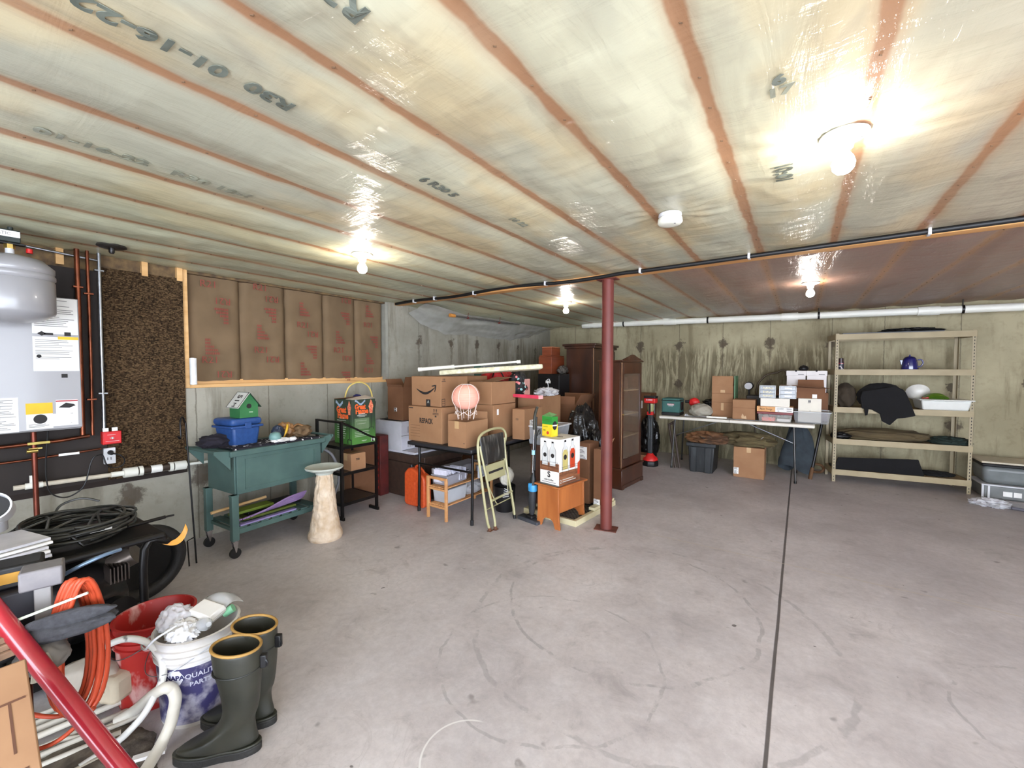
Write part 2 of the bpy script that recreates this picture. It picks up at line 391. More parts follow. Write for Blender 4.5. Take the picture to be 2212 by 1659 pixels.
# ---- boards on the wall behind the boiler ----
g = G('strand_board')
v = g.N.new('ShaderNodeTexVoronoi'); mp = g.N.new('ShaderNodeMapping'); mp.inputs['Scale'].default_value = (9, 16, 34); mp.inputs['Rotation'].default_value = (0.7, 0, 0)
g.L.new(g.co, mp.inputs[0]); g.L.new(mp.outputs[0], v.inputs['Vector'])
v2 = g.noise(22, 4, stretch=(1, 2.2, .8), dist=2.0)
cc = g.mix(g.rng(v2, 0.35, 0.65), lin((32, 23, 15)), lin((64, 48, 32)))
sp = g.N.new('ShaderNodeSeparateColor'); g.L.new(v.outputs['Color'], sp.inputs[0])
cc = g.mix(g.ma('MULTIPLY', g.rng(sp.outputs[0], .45, .9), 0.8), cc, lin((98, 78, 54)))
g.bump(v2, 0.15, 0.004)
g.b.inputs['Specular IOR Level'].default_value = 0.15
OSB = g.done(cc, 0.95)
DKW = mat('dark_board', (34, 27, 25), 0.8, c2=(46, 38, 34), scale=3, stretch=(1, 1, .4), bump=.1)
OSB2 = mat('rim_board', (120, 96, 62), 0.8, c2=(78, 60, 42), scale=16, bump=.1)
MB().box(XL, XL+0.012, 0.83, 1.325, 0.64, 2.235).build('strand_board', OSB, wl)
MB().box(XL, XL+0.010, Y0+1.2, 0.828, 0.64, 2.20).build('backing_board', DKW, wl)
ST('trim_5', MB().box(XL-0.3, XL-0.02, Y0, 1.325, 1.315, 2.5), OSB2)
for y0 in (0.60, 1.06, 1.285, 0.12): ST('trim_%d' % (6+int(y0*10)), MB().box(XL-0.02, XL+0.02, y0, y0+0.038, 2.215, 2.40), LUMBER)
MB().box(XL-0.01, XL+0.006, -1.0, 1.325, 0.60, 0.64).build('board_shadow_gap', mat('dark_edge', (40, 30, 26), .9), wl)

# ---- ceiling: poly vapour barrier draped under joists and insulation ----
JX = [0.16+0.42*k for k in range(-11, 13)]
PINS = [(-0.60, 2.37, 0.25), (0.11, 1.93, 0.35), (-2.66, 1.91, 0.3), (-2.46, 4.75, 0.3), (0.06, 5.02, 0.3)]
def ceil_h(x, y):
    t = ((x-0.16)/0.42) % 1.0; k = math.floor((x-0.16)/0.42)
    s = math.sin(PI*t)
    big = noise.noise(Vector((x*0.9, y*0.55, 4.0)))
    sag = (0.017+0.018*noise.noise(Vector((k*3.7, y*1.1, 1.3))))*(s**0.8)
    z = ZC-max(0.004, sag)
    z -= 0.006*noise.noise(Vector((x*7, y*2.2, 9.1)))*min(1, s*3)
    wv = noise.noise(Vector((x*2.5+y*0.6, y*5.5-x*1.0, 2.0)))           # cross folds pulled from the staples
    z -= 0.007*(1-min(1, abs(wv)*5))*s*(0.4+noise.noise(Vector((x, y, 11.))))
    wv2 = noise.noise(Vector((x*3.1-y*1.1, y*9.0+x*3.3, 7.0)))
    z -= 0.003*(1-min(1, abs(wv2)*5))*s
    for px, py, r in PINS:
        d = math.hypot(x-px, y-py)
        if d < r:
            f = (1-d/r); an = math.atan2(y-py, x-px)
            z += (ZC-0.014-z)*(f**0.7)
            z -= 0.004*math.sin(an*13)*f*(1-f)*3
    if y > 3.6 and x < -3.6 and y > 3.9:                                   # plastic droops down to the wall in the far left corner
        z -= 0.16*min(1, (-3.6-x)/0.7)**1.5*min(1, (y-3.9)/0.6)*min(1, max(0, (7.4-y))/0.5)
    e = min(abs(y-3.53), abs(y-3.71))
    if e < 0.12: z += (ZC-0.008-z)*(1-e/0.12)
    return z
g = G('vapour_barrier')
big = g.noise(1.3, 4, stretch=(1, .6, 1), dist=.5); sm = g.noise(6, 5, stretch=(1.4, .5, 1), dist=.8); yel = g.noise(2.1, 3, stretch=(1, .5, 1), off=(4, 7, 0))
c = g.mix(g.rng(big, 0.38, 0.62), lin((178, 176, 156)), lin((206, 202, 174)))
c = g.mix(g.rng(yel, 0.48, 0.64, 0, 0.65), c, lin((206, 184, 140)))
c = g.mix(g.rng(sm, 0.5, 0.72, 0, 0.32), c, lin((150, 138, 120)))
c = g.mix(g.ma('MULTIPLY', g.rng(g.x, -2.0, -3.0), 0.4), c, lin((186, 192, 160)))
# left of the room greener, right and past the beam pinker insulation
c = g.mix(g.rng(g.x, -0.2, 0.9, 0, 0.55), c, lin((164, 142, 126)))
pk = g.ma('MULTIPLY', g.rng(g.y, 3.7, 3.72), g.rng(g.x, -1.5, -0.7))
c = g.mix(g.ma('MULTIPLY', pk, 0.9), c, lin((138, 104, 94)))
jm = g.ma('MULTIPLY', g.ma('ABSOLUTE', g.ma('SUBTRACT', g.ma('FRACT', g.ma('ADD', g.ma('DIVIDE', g.ma('SUBTRACT', g.x, 0.16), 0.42), 40.5)), 0.5)), 0.42)
jm = g.ma('ADD', jm, g.ma('MULTIPLY', g.ma('SUBTRACT', g.noise(4, 3, stretch=(2, 1.6, 1)), 0.5), 0.03))
jw = g.rng(jm, 0.014, 0.028, 1.0, 0.0)
c = g.mix(g.ma('MULTIPLY', g.rng(jm, 0.016, 0.06, 0.35, 0), 1), c, lin((176, 128, 92)))
c = g.mix(g.ma('MULTIPLY', jw, g.rng(g.noise(1.4, 2, off=(9, 3, 0)), 0.3, 0.5, 0.55, 0.88)), c, lin((162, 116, 82)))
fine = g.noise(5, 6, stretch=(3, .45, 1), dist=.5, rough=.6); cross = g.noise(4, 5, stretch=(.5, 3, 1), dist=.7, off=(2, 2, 0)); crk = g.noise(22, 3, dist=1.4)
hh = g.ma('ADD', g.ma('ADD', g.ma('MULTIPLY', fine, 1.0), g.ma('MULTIPLY', cross, 0.7)), g.ma('MULTIPLY', crk, 0.12))
g.bump(hh, 0.12, 0.02)
b2 = g.N.new('ShaderNodeBump'); b2.inputs['Strength'].default_value = 0.8; b2.inputs['Distance'].default_value = 0.02
g.L.new(hh, b2.inputs['Height']); g.L.new(b2.outputs[0], g.b.inputs['Coat Normal'])
g.b.inputs['Coat Weight'].default_value = 0.55; g.b.inputs['Coat Roughness'].default_value = 0.13
g.b.inputs['Specular IOR Level'].default_value = 0.2
VAP = g.done(c, 0.6)
def ceil_patch(x0, x1, y0, y1, nx, ny):
    return MB().grid(lambda u, v: (x0+(x1-x0)*u, y0+(y1-y0)*v, ceil_h(x0+(x1-x0)*u, y0+(y1-y0)*v)), nx, ny)
ce = ST('ceiling', ceil_patch(XL-0.15, XR+0.1, Y0+0.6, 3.60, 330, 260), VAP)
ST('ceiling_far', ceil_patch(XL-0.02, XR+0.1, 3.64, YB+0.02, 300, 130), VAP)
ST('ceiling_deck', MB().box(XL-0.6, XR+0.2, Y0, YB+0.4, 2.52, 2.6), DKW)
ST('trim_20', MB().box(XL-0.2, XL-0.03, Y0+0.6, 3.47, 2.30, 2.5), OSB2)
# marker and stencil print on the insulation seen through the plastic
GREYP = mat('faded_print', (104, 110, 100), 0.6, var=0.25, scale=12, coat=0.5)
GREYQ = mat('faint_print', (142, 144, 126), 0.6, var=0.2, scale=12, coat=0.5)
def ctext(s, size, x, y, ang, m=GREYP, sq=1.15):
    """text hung under the ceiling sheet following its folds; ang = reading direction in the plan"""
    ca, sa = math.cos(ang), math.sin(ang)
    def fn(co):
        X = x+co.x*ca*sq-(-co.y)*(-sa)*1.0; Y = y+co.x*sa*sq+(-co.y)*ca*-1.0*-1.0
        X = x+sq*co.x*ca+co.y*sa; Y = y+sq*co.x*sa-co.y*ca
        return Vector((X, Y, ceil_h(X, Y)-0.005+co.z))
    return textmesh(s, size, 'printed_text', m, ce, (0, 0, 0), (0, 0, 0), 0.0005, 1.0, 0.003, fn)
ctext('R30  01-16-22', 0.082, -1.36, 0.475, -PI/2, GREYP, 1.05)
ctext('01-16-22   R30 12-1', 0.075, -2.21, 0.62, PI/2, GREYQ, 1.15)
ctext('6 R30 5', 0.070, -1.385, 1.41, PI/2, GREYP, 1.0)
ctext('16 22', 0.060, -1.33, 1.98, PI/2, GREYQ)
ctext('R30', 0.08, -0.86, 0.56, -PI/2, GREYP)
ctext('6', 0.065, -0.07, 1.46, 0, GREYP, 1.1)
ctext('17', 0.065, -0.07, 1.52, 0, GREYQ, 1.1)
ctext('10:01', 0.085, -0.08, 2.15, PI/2, GREYP, 1.0)
mb = MB()
for jx in JX:
    for k in range(40):
        y = -1.0+k*0.21+0.05*noise.noise(Vector((jx*5, k*1.7, 0)))
        if y > 7.4 or abs(y-3.62) < 0.1 or jx > 3: continue
        a = 0.7; mb.box(-0.0045, 0.0045, -0.0008, 0.0008, -0.003, 0.0015, Matrix.Translation((jx, y, ceil_h(jx, y)-0.001)) @ Matrix.Rotation(a, 4, 'Z'))
st = mb.build('staples', mat('staple_wire', (120, 96, 74), 0.4, metal=0.5), ce); st['kind'] = 'stuff'

# ---- beam across the room ----
bm_ = ST('trim_30', MB().box(XL, XR, 3.56, 3.64, 2.295, 2.42), LUMX, bevel=0.003)
ST('trim_31', MB().box(XL, XR, 3.60, 3.70, 2.305, 2.42), LUMX, bevel=0.003)

# ---- translucent sheet hanging from ceiling down the left wall in the far corner ----
def shf(u, v):
    y = 3.75+3.62*u
    prof = [(0, 2.22), (.06, 2.09), (.19, 1.98), (.32, 2.01), (.5, 1.99), (.64, 1.99), (.8, 2.07), (.93, 2.18), (1, 2.26)]
    for a, b in zip(prof, prof[1:]):
        if u <= b[0]+1e-6:
            zb = a[1]+(b[1]-a[1])*(u-a[0])/(b[0]-a[0]); break
    zb += 0.02*noise.noise(Vector((y*5, 0, 0)))
    zt = ceil_h(XL+0.35, y)-0.012
    z = zt+(zb-zt)*v
    bul = 0.33*(1-v)**1.6+0.03+0.05*math.sin(v*PI)*(1+noise.noise(Vector((y*2.5, v*3, 2))))
    return (XL+0.01+bul+0.012*noise.noise(Vector((y*9+v*4, v*6, 5))), y, z)
S('plastic_sheeting', MB().grid(shf, 90, 24), mat('milky_poly', (186, 184, 178), 0.25, var=0.08, alpha=0.62, coat=0.3), 'loose translucent plastic sheeting drooping over the top of the concrete in the far corner', 'plastic sheet')

# =====================================================================================
#                                ON THE CEILING
# =====================================================================================
PORC = mat('porcelain', (228, 226, 220), 0.3, var=0.04, coat=0.3)
GLOW = mat('glowing_bulb', (255, 240, 220), 0.4, var=0.0, emit=((1.0, 0.93, 0.84, 1), BULB))
def bulb(x, y, label):
    z = ceil_h(x, y)-0.002
    t = T('ceiling_light', label, 'light', (x, y, z), 0, 'bare bulb ceiling lights')
    MB().lathe([(0.0, 0.0), (.072, 0), (.074, -.006), (.066, -.014), (.036, -.020), (.030, -.034), (.027, -.050), (.0, -.050)]).build('lampholder', PORC, t)
    MB().cyl((.05, 0.01, -.012), (.05, 0.01, -.019), .005).cyl((-.05, -0.01, -.012), (-.05, -0.01, -.019), .005).build('mounting_screws', STEEL, t)
    MB().lathe([(0, -.050), (.014, -.050), (.016, -.062), (.030, -.084), (.035, -.102), (.032, -.120), (.020, -.134), (0, -.139)]).build('bulb', GLOW, t)
bulb(0.11, 1.93, 'lit bare bulb in white porcelain holder nearest the camera at the right')
bulb(-2.66, 1.91, 'lit bare bulb above the kraft insulation and planter on the left')
bulb(-2.46, 4.75, 'lit bare bulb beyond the beam, left of the red steel post')
bulb(0.06, 5.02, 'lit bare bulb beyond the beam, above the white folding table')
x, y = -0.60, 2.37
t = T('smoke_detector', 'round white smoke detector on the plastic covered ceiling', 'smoke detector', (x, y, ceil_h(x, y)-0.002))
MB().lathe([(0, 0), (.058, 0), (.060, -.012), (.056, -.018), (0, -.018)], n=32).build('base', WHITE, t)
MB().lathe([(0, -.018), (.052, -.018), (.050, -.022), (.062, -.026), (.064, -.046), (.056, -.056), (.03, -.060), (0, -.060)], n=32).build('cover', mat('ivory', (224, 222, 208), .4, var=.04), t)
MB().cyl((.03, -.02, -.058), (.03, -.02, -.062), .005).build('test_button', INKG, t)
x, y = -3.85, 0.80
t = T('ceiling_box_cover', 'dark metal cover disc with short stub on the ceiling near the copper pipes', 'fixture', (x, y, ceil_h(x, y)-0.001))
MB().lathe([(0, 0), (.075, 0), (.078, -.010), (.06, -.018), (0, -.018)]).build('cover_disc', mat('rusty_steel', (54, 50, 46), .5, metal=.4), t)
MB().lathe([(0, -.018), (.016, -.018), (.016, -.045), (.010, -.055), (0, -.055)]).build('stub', BLKMET, t)

# black cable along the beam
pts = []; K = 120
for i in range(K+1):
    x = XL+0.06+(XR-XL-0.1)*i/K
    s = 0.010*math.sin(x*4.4)+0.006*math.sin(x*2.1+1) if x < -1.2 else 0.004*math.sin(x*2)
    pts.append((x, 3.53+0.004*math.sin(x*3), 2.307+s))
t = T('cable', 'thick black cable stapled along the wooden ceiling beam', 'cable', (XL+0.06, 3.53, 2.307))
o = MB().tube([(p[0]-XL-.06, p[1]-3.53, p[2]-2.307) for p in pts], .016, 10).build('sheath', BLACK, t)
for x in (-3.9, -3.55, -2.95, -2.05, -1.13, -0.33, 0.62, 1.9):
    MB().box(-.008, .008, -.022, .03, -.020, .030).build('cable_clip', WHITE, t, .002, loc=(x-XL-.06, 0, 0))

# ---- red steel post ----
POSTM = mat('red_primer', (108, 46, 38), 0.55, c2=(92, 38, 32), scale=5, bump=.06, bscale=120)
t = T('steel_post', 'dark red painted round steel post holding up the beam', 'post', (-1.455, 3.63, 0))
MB().cyl((0, 0, .008), (0, 0, 2.285), .052, n=32).build('column', POSTM, t)
MB().box(-.10, .10, -.07, .07, 0, .008, Matrix.Rotation(.2, 4, 'Z')).build('base_plate', mat('rusty_plate', (112, 60, 46), .7, c2=(84, 44, 34)), t)
MB().box(-.09, .09, -.05, .05, 2.285, 2.294).build('top_plate', POSTM, t)

# ---- white drain pipe along the back wall ----
def drain(x): return 2.303-0.020*(x+3.365)
t = T('drain_pipe', 'long white plastic drain pipe hung below the ceiling along the back wall', 'pipe', (-3.40, 7.30, drain(-3.4)))
def DP(x, dy=0, dz=0): return (x+3.40, dy, drain(x)-drain(-3.4)+dz)
MB().tube([DP(-3.36), DP(-3.0), DP(0), DP(XR-.02)], .047, 16).build('pipe', PVC, t)
MB().cyl(DP(-3.42), DP(-3.28), .056).cyl(DP(-3.2), DP(-3.02), .055).build('end_cap', PVC, t)
for x in (-1.83, 1.30, -0.15): MB().cyl(DP(x-.10), DP(x+.10), .057, n=18).build('coupling', PVC, t)
MB().tube([DP(-3.12), DP(-3.2, 0, .05), DP(-3.28, 0, .10)], .042, 14).build('branch', PVC, t)
MB().tube([DP(-1.80), DP(-1.93, 0, .07), DP(-2.03, 0, .12)], .042, 14).build('branch', PVC, t)
for x in (-2.62, -1.24, 0.19, 1.60):
    MB().tube([DP(x, -.05, .0), DP(x, -.05, .02)], .002, 4).lathe([(.049, -.012), (.053, -.012), (.053, .012), (.049, .012)], c=(0, 0, 0), M=Matrix.Translation(DP(x)) @ Matrix.Rotation(PI/2, 4, 'Y')).cyl(DP(x, 0, .05), (x+3.4, 0, ceil_h(x, 7.3)-drain(-3.4)), .006).build('hanger_strap', BLKMET, t)

# ---- thin grey conduit hanging below plastic near left wall ----
t = T('conduit_run', 'thin grey pipe with orange end hung under the ceiling in the far left corner', 'pipe', (-4.0+.12, 4.2, 2.20))
MB().cyl((0, 0, 0), (0, 1.6, .02), .011, n=10).build('tube', STEEL, t)
MB().cyl((0, -.06, 0), (0, .03, 0), .024, n=12).build('orange_end', mat('orange_cap', (196, 130, 60), .5), t)
for q in (.30, 1.05): MB().tube([(0, q, .012), (0.01, q, .04), (0.0, q+.02, .075), (.02, q+.04, .11)], .004, 6).cyl((0, q-.012, 0), (0, q+.012, 0), .017).build('hanger', mat('dark_red', (110, 40, 36), .5), t)

# =====================================================================================
#                                LEFT WALL SERVICES
# =====================================================================================
ENAM = mat('white_enamel', (150, 148, 150), 0.32, var=0.03, scale=2, coat=0.3)
t = T('boiler', 'large white wall-hung boiler cabinet with warning labels', 'boiler', (-4.0, 0.655, 1.087))
# local: front face is x=0, runs to -y
MB().box(-.28, 0, -.80, 0, 0, .86).build('cabinet', ENAM, t, .004)
MB().box(-.27, .002, -.79, -.01, -.006, .0).build('bottom_edge', INKG, t)
def lab(y0, y1, z0, z1, m, name='label_sticker', x=0.0): return MB().box(x-.001, x+.0015, y0, y1, z0, z1).build(name, m, t)
lab(-.21, -.006, .62, .855, PAPER)
p = lab(-.21, -.006, .38, .60, PAPER)
lab(-.10, -.006, .585, .605, mat('yellow_sticker', (226, 176, 40), .6), x=.001)
lab(-.145, -.055, .02, .10, PAPER, x=.001)
lab(-.25, -.135, .105, .175, mat('yellow_sticker2', (226, 170, 30), .6), x=.001)
lab(-.25, -.135, .01, .105, PAPER)
lab(-.12, -.02, .02, .19, PAPER)
lab(-.12, -.02, .178, .186, mat('red_sticker', (170, 40, 50), .6), x=.001)
lab(-.45, -.28, .0, .215, PAPER)
mb = MB()
rr = random.Random(3)
for (y0, y1, z0, z1, st_) in ((-.20, -.02, .45, .58, .011), (-.20, -.02, .65, .84, .012), (-.115, -.04, .03, .10, .009), (-.44, -.29, .02, .20, .0085), (-.24, -.15, .02, .04, .008)):
    z = z1
    while z > z0:
        if rr.random() < .85: mb.box(.0018, .0024, y0, y0+(y1-y0)*rr.uniform(.55, 1), z-.0035, z)
        z -= st_
mb.build('small_print', INKG, t)
mb = MB()
mb.lathe([(.018, -.0004), (.030, -.0004), (.030, .0004), (.018, .0004)], M=Matrix.Translation((.002, -.19, .072)) @ Matrix.Rotation(PI/2, 4, 'Y'))
mb.prism([(-.11, .14), (-.075, .17), (-.04, .16), (-.03, .15), (-.06, .135)], .0018, .0026, 'x')
mb.box(.0018, .0026, -.07, -.04, .61, .635).box(.0018, .0026, -.16, -.12, .612, .626).lathe([(0, -.0004), (.011, -.0004), (.011, .0004), (0, .0004)], M=Matrix.Translation((.002, -.185, .475)) @ Matrix.Rotation(PI/2, 4, 'Y'))
mb.box(.0018, .0026, -.09, -.062, .335, .36).prism([(-.19, .62), (-.17, .636), (-.15, .62), (-.17, .606)], .0018, .0026, 'x')
mb.build('pictograms', INK, t)

t = T('expansion_tank', 'white steel expansion tank hanging in front of the boiler top', 'tank', (-3.75, 0.345, 1.745))
ro = .175
MB().lathe([(0, .0), (.06, .004), (.12, .02), (ro-.006, .055), (ro, .07), (ro, .245), (ro-.006, .252), (ro+.003, .262), (ro+.003, .28), (ro-.004, .29), (ro, .30), (ro, .325), (.13, .37), (.06, .39), (0, .395)], n=48).build('tank', ENAM, t)
MB().cyl((0.0, 0, .395), (0, 0, .425), .018).build('neck', WHITE, t)
MB().cyl((0.0, 0, .425), (0, 0, .455), .022, n=6).cyl((0, 0, .455), (0, 0, .49), .012).build('fitting', BRASS, t)
MB().box(-.02, .02, -.05, .06, .45, .458).build('bracket', BLKMET, t)
MB().cyl((0.0, .075, .415), (0, .075, .44), .014).build('red_handle', RED, t)
t = T('air_vent_valve', 'dark valve block with white name label above the expansion tank', 'valve', (-3.75, 0.30, 2.205))
MB().box(-.03, .03, -.15, .085, 0, .07).cyl((0, .05, .07), (0, .05, .09), .012).build('valve_body', mat('dark_green_cast', (34, 42, 40), .5), t, .004)
MB().box(.030, .033, -.15, .083, .028, .062).build('label_plate', PAPER, t)
textmesh('AUTOMATIC', .024, 'printed_text', INKG, t, (.0335, -.02, .045), RT, .0005)

def pipe(name, pts, r, m, label, cat='pipe', straps=(), sm=COPPER, clampr=None):
    p0 = Vector(pts[0]); t = T(name, label, cat, p0)
    MB().tube([Vector(p)-p0 for p in pts], r, 12).build('tube', m, t)
    for s_ in straps:
        v = Vector(s_)-p0
        MB().box(v.x-r-.002, v.x+r+.004, v.y-.026, v.y+.026, v.z-.006, v.z+.006).build('pipe_strap', sm, t, .002)
    return t
pipe('copper_pipe', [(-4.22, .692, 2.33), (-4.22, .692, 1.4), (-4.22, .69, 1.00)], .0145, COPPER, 'thick vertical copper pipe beside the right edge of the boiler', straps=[(-4.225, .693, 2.06)])
pipe('copper_pipe', [(-4.22, .745, 2.33), (-4.22, .745, 1.6), (-4.22, .74, 1.00)], .010, COPPER, 'thinner vertical copper pipe between the boiler and grey conduit', straps=[(-4.222, .745, 2.02), (-4.222, .742, 1.26)])
pipe('conduit', [(-4.24, .809, 2.33), (-4.24, .806, 1.7), (-4.24, .806, 1.03)], .0115, STEEL, 'vertical galvanised steel conduit running down to the red switch', 'pipe', straps=[(-4.245, .808, 2.20), (-4.245, .806, 1.30)], sm=STEEL)
pipe('copper_pipe', [(-4.2, .72, 1.0), (-4.2, .58, .985), (-4.2, .2, .975)], .013, COPPER, 'horizontal copper pipe below the boiler leading to the red switch')
pipe('copper_pipe', [(-4.21, .78, .895), (-4.21, .42, .875), (-4.21, -.3, .86)], .008, COPPER, 'lower thin horizontal copper pipe with a white tag')
pipe('copper_pipe', [(-4.2, .455, 1.06), (-4.2, .455, .6), (-4.2, .455, .02)], .014, mat('aged_copper', (120, 62, 48), .4, metal=.7, var=.2), 'reddish vertical copper pipe dropping from the boiler to the floor')
pipe('copper_pipe', [(-4.235, .2, 2.315), (-4.235, .5, 2.29), (-4.235, .80, 2.27)], .008, STEEL, 'thin grey pipe running just below the ceiling behind the tank')
t = T('emergency_switch', 'red emergency switch box below the steel conduit', 'switch', (-4.24, .84, .93))
MB().box(-.03, .03, -.05, .055, -.01, .085).build('box', RED, t, .004)
MB().box(.030, .033, -.045, .05, -.005, .08).build('cover_plate', mat('red_plate', (205, 26, 34), .35), t, .003)
MB().box(.033, .046, -.004, .004, .03, .045).build('toggle', WHITE, t)
MB().box(.0335, .0345, -.035, .040, .012, .014).box(.0335, .0345, -.025, .02, .06, .062).build('small_print', WHITE, t)
textmesh('121', .02, 'printed_text', WHITE, t, (.0338, .0, .036), RT, .0005)
for y0 in (-.045, .005): MB().box(.01, .012, y0, y0+.032, .085, .112).build('paper_tag', PAPER, t)
t = T('outlet', 'white electrical outlet with black plug under the red switch', 'outlet', (-4.25, .835, .80))
MB().box(-.02, .012, -.035, .03, -.03, .09).build('cover', WHITE, t, .004)
MB().box(.012, .0135, -.018, -.014, 0.0, .02).box(.012, .0135, .0, .004, 0, .02).build('slots', INK, t)
MB().cyl((.012, 0, .055), (.045, 0, .05), .018, .012).build('plug', BLACK, t)
pts = [(-4.205, .835, .85), (-4.17, .87, .84), (-4.18, .90, .80), (-4.19, .89, .755), (-4.19, .84, .745), (-4.18, .80, .78), (-4.18, .78, .85), (-4.17, .74, .85), (-4.17, .715, .80), (-4.16, .68, .66), (-4.16, .62, .60), (-4.16, .56, .60), (-4.16, .51, .66), (-4.17, .50, .80), (-4.18, .51, .95), (-4.19, .52, 1.06)]
def smooth(pts, k=6):
    P = [Vector(p) for p in pts]; out = []
    for i in range(len(P)-1):
        a, b, c, d = P[max(i-1, 0)], P[i], P[i+1], P[min(i+2, len(P)-1)]
        for j in range(k):
            t_ = j/k; out.append(0.5*((2*b)+(-a+c)*t_+(2*a-5*b+4*c-d)*t_**2+(-a+3*b-3*c+d)*t_**3))
    out.append(P[-1]); return out
S('power_cord', MB().tube(smooth(pts), .0045, 6), BLACK, 'black power cord looping from the boiler up to the outlet', 'cord')
YTAG = mat('yellow_tag', (190, 168, 84), .6); 
S('pipe_tag', MB().box(-.002, .002, -.05, .05, -.008, .008), PAPER, 'white paper tag on the thin copper pipe', 'tag', (-4.195, .615, .886))
S('pipe_tag', MB().box(-.002, .002, -.05, .05, -.008, .008), YTAG, 'yellow tag on the copper pipe just under the boiler', 'tag', (-4.18, .475, .985))
S('gas_valve', MB().cyl((0, -.02, 0), (0, .03, 0), .014).box(-.02, .0, -.01, .05, .01, .018), BRASS, 'small brass valve with yellow lever below the boiler', 'valve', (-4.185, .44, .935))

t = T('condensate_pipe', 'white plastic pipe with fat neutraliser cartridge along the left wall', 'pipe', (-4.22, .36, .70))
def q_(y, dz=0): return (0, y-.36, (y-.36)*-.022+dz)
MB().tube([q_(.36), q_(.88)], .016, 12).build('pipe', mat('aged_pvc', (206, 196, 178), .4), t)
MB().tube([q_(1.27), q_(1.62)], .012, 12).build('outlet_pipe', PVC, t)
MB().tube([q_(.45), q_(.45, .07)], .020, 12).tube([q_(.41), q_(.49)], .021, 12).build('tee', PVC, t)
MB().cyl(q_(.83), q_(.90), .020).build('reducer', PVC, t)
MB().cyl(q_(.90), q_(.98), .037, n=20).build('end_cap', PVC, t)
MB().cyl(q_(1.21), q_(1.29), .037, n=20).build('end_cap', PVC, t)
MB().cyl(q_(.98), q_(1.22), .030, n=20).build('cartridge', mat('smoky_tube', (52, 42, 36), .25, coat=.4), t)
MB().cyl(q_(1.06), q_(1.13), .0306, n=20).build('label', PAPER, t)
for y in (1.0, 1.19): MB().cyl(q_(y-.012), q_(y+.012), .038, n=20).build('clamp_ring', PVC, t)

S('plastic_roll', MB().lathe([(0, 0), (.020, 0), (.026, .004), (.026, .226), (.020, .23), (0, .23)]), mat('glossy_white_film', (226, 226, 226), .2, coat=.6, bump=.2, bscale=20), 'white roll of plastic film standing on the concrete ledge', 'roll', (-4.24, 1.368, 1.345))
hp = [(0, 0, 0), (0, 0, .5), (0, 0, 1.02), (0.0, -.005, 1.08), (0, -.03, 1.12), (0, -.055, 1.09), (0, -.06, 1.04), (0, -.062, .98), (0, -.075, .96), (0, -.088, .98)]
t = T('shepherd_hook', 'tall thin black iron plant hook leaning against the left wall', 'plant hook', (-3.76, 1.20, 0), rot=(R(-2), R(-4), R(40)))
MB().tube(smooth(hp, 4), .006, 8).build('rod', BLKMET, t)
MB().tube([(0, 0, .20), (0, -.08, .20), (0, -.08, .01)], .005, 6).build('step_prong', BLKMET, t)

# =====================================================================================
#                              STORAGE BOXES (builder)
# =====================================================================================
def cbox(label, near, yaw, w_, d, z0, z1, m=None, tape='front', flaps=(), cat='box', name='cardboard_box', group=None, inner=None):
    """closed or open carton; origin at its near right corner, local -x = width, +y = depth"""
    m = m or CARD; h = z1-z0; t = T(name, label, cat, (near[0], near[1], z0), yaw, group); k = .004
    if flaps:
        mb = MB().box(-w_, 0, 0, k, 0, h).box(-w_, 0, d-k, d, 0, h).box(-w_, -w_+k, k, d-k, 0, h).box(-k, 0, k, d-k, 0, h).box(-w_+k, -k, k, d-k, 0, .004)
        mb.build('carton', m, t)
        for f in flaps:
            side, ln, an = f; a = R(an)      # an: 90 = straight up, 0 = outwards flat, 180 = closed
            dy, dz = math.cos(a)*ln, math.sin(a)*ln
            if side == 'front': q = [(-w_+.003, 0, h), (-.003, 0, h), (-.01, -dy, h+dz), (-w_+.01, -dy, h+dz)]
            if side == 'back': q = [(-w_+.003, d, h), (-.003, d, h), (-.01, d+dy, h+dz), (-w_+.01, d+dy, h+dz)]
            if side == 'right': q = [(0, .003, h), (0, d-.003, h), (dy, d-.01, h+dz), (dy, .01, h+dz)]
            if side == 'left': q = [(-w_, .003, h), (-w_, d-.003, h), (-w_-dy, d-.01, h+dz), (-w_-dy, .01, h+dz)]
            MB().quad(q, .004).build('flap', m, t)
    else:
        MB().box(-w_, 0, 0, d, 0, h).build('carton', m, t, .0035)
        if tape: MB().box(-w_*.5-.024, -w_*.5+.024, -.0006, d+.0006, h-.0005, h+.0008).build('tape', TAPE, t)
    if tape == 'front': MB().box(-w_*.5-.026, -w_*.5+.026, -.0014, .0006, h-.07, h).build('tape', TAPE, t)
    return t
def lines(rects, face, m=INK, name='printed_words', parent=None):
    mb = MB()
    for (a0, a1, z0, z1) in rects:
        if face == 'F': mb.box(a0, a1, -.0016, .0004, z0, z1)
        else: mb.box(-.0004, .0016, a0, a1, z0, z1)
    return mb.build(name, m, parent)
def barcode(a0, a1, z0, z1, face, parent, seed=1):
    (dF if face == 'F' else dR)(a0, a1, z0, z1).build('label_sticker', PAPER, parent)
    r = random.Random(seed); mb = MB(); n = 9
    for k in range(n):
        zz = z0+(z1-z0)*(k+.5)/n
        if r.random() < .8:
            if face == 'F': mb.box(a0+.1*(a1-a0), a0+(a1-a0)*r.uniform(.5, .9), -.0026, -.0018, zz-.0022, zz+.0022)
            else: mb.box(.0018, .0026, a0+.1*(a1-a0), a0+(a1-a0)*r.uniform(.5, .9), zz-.0022, zz+.0022)
    mb.build('small_print', INK, parent)

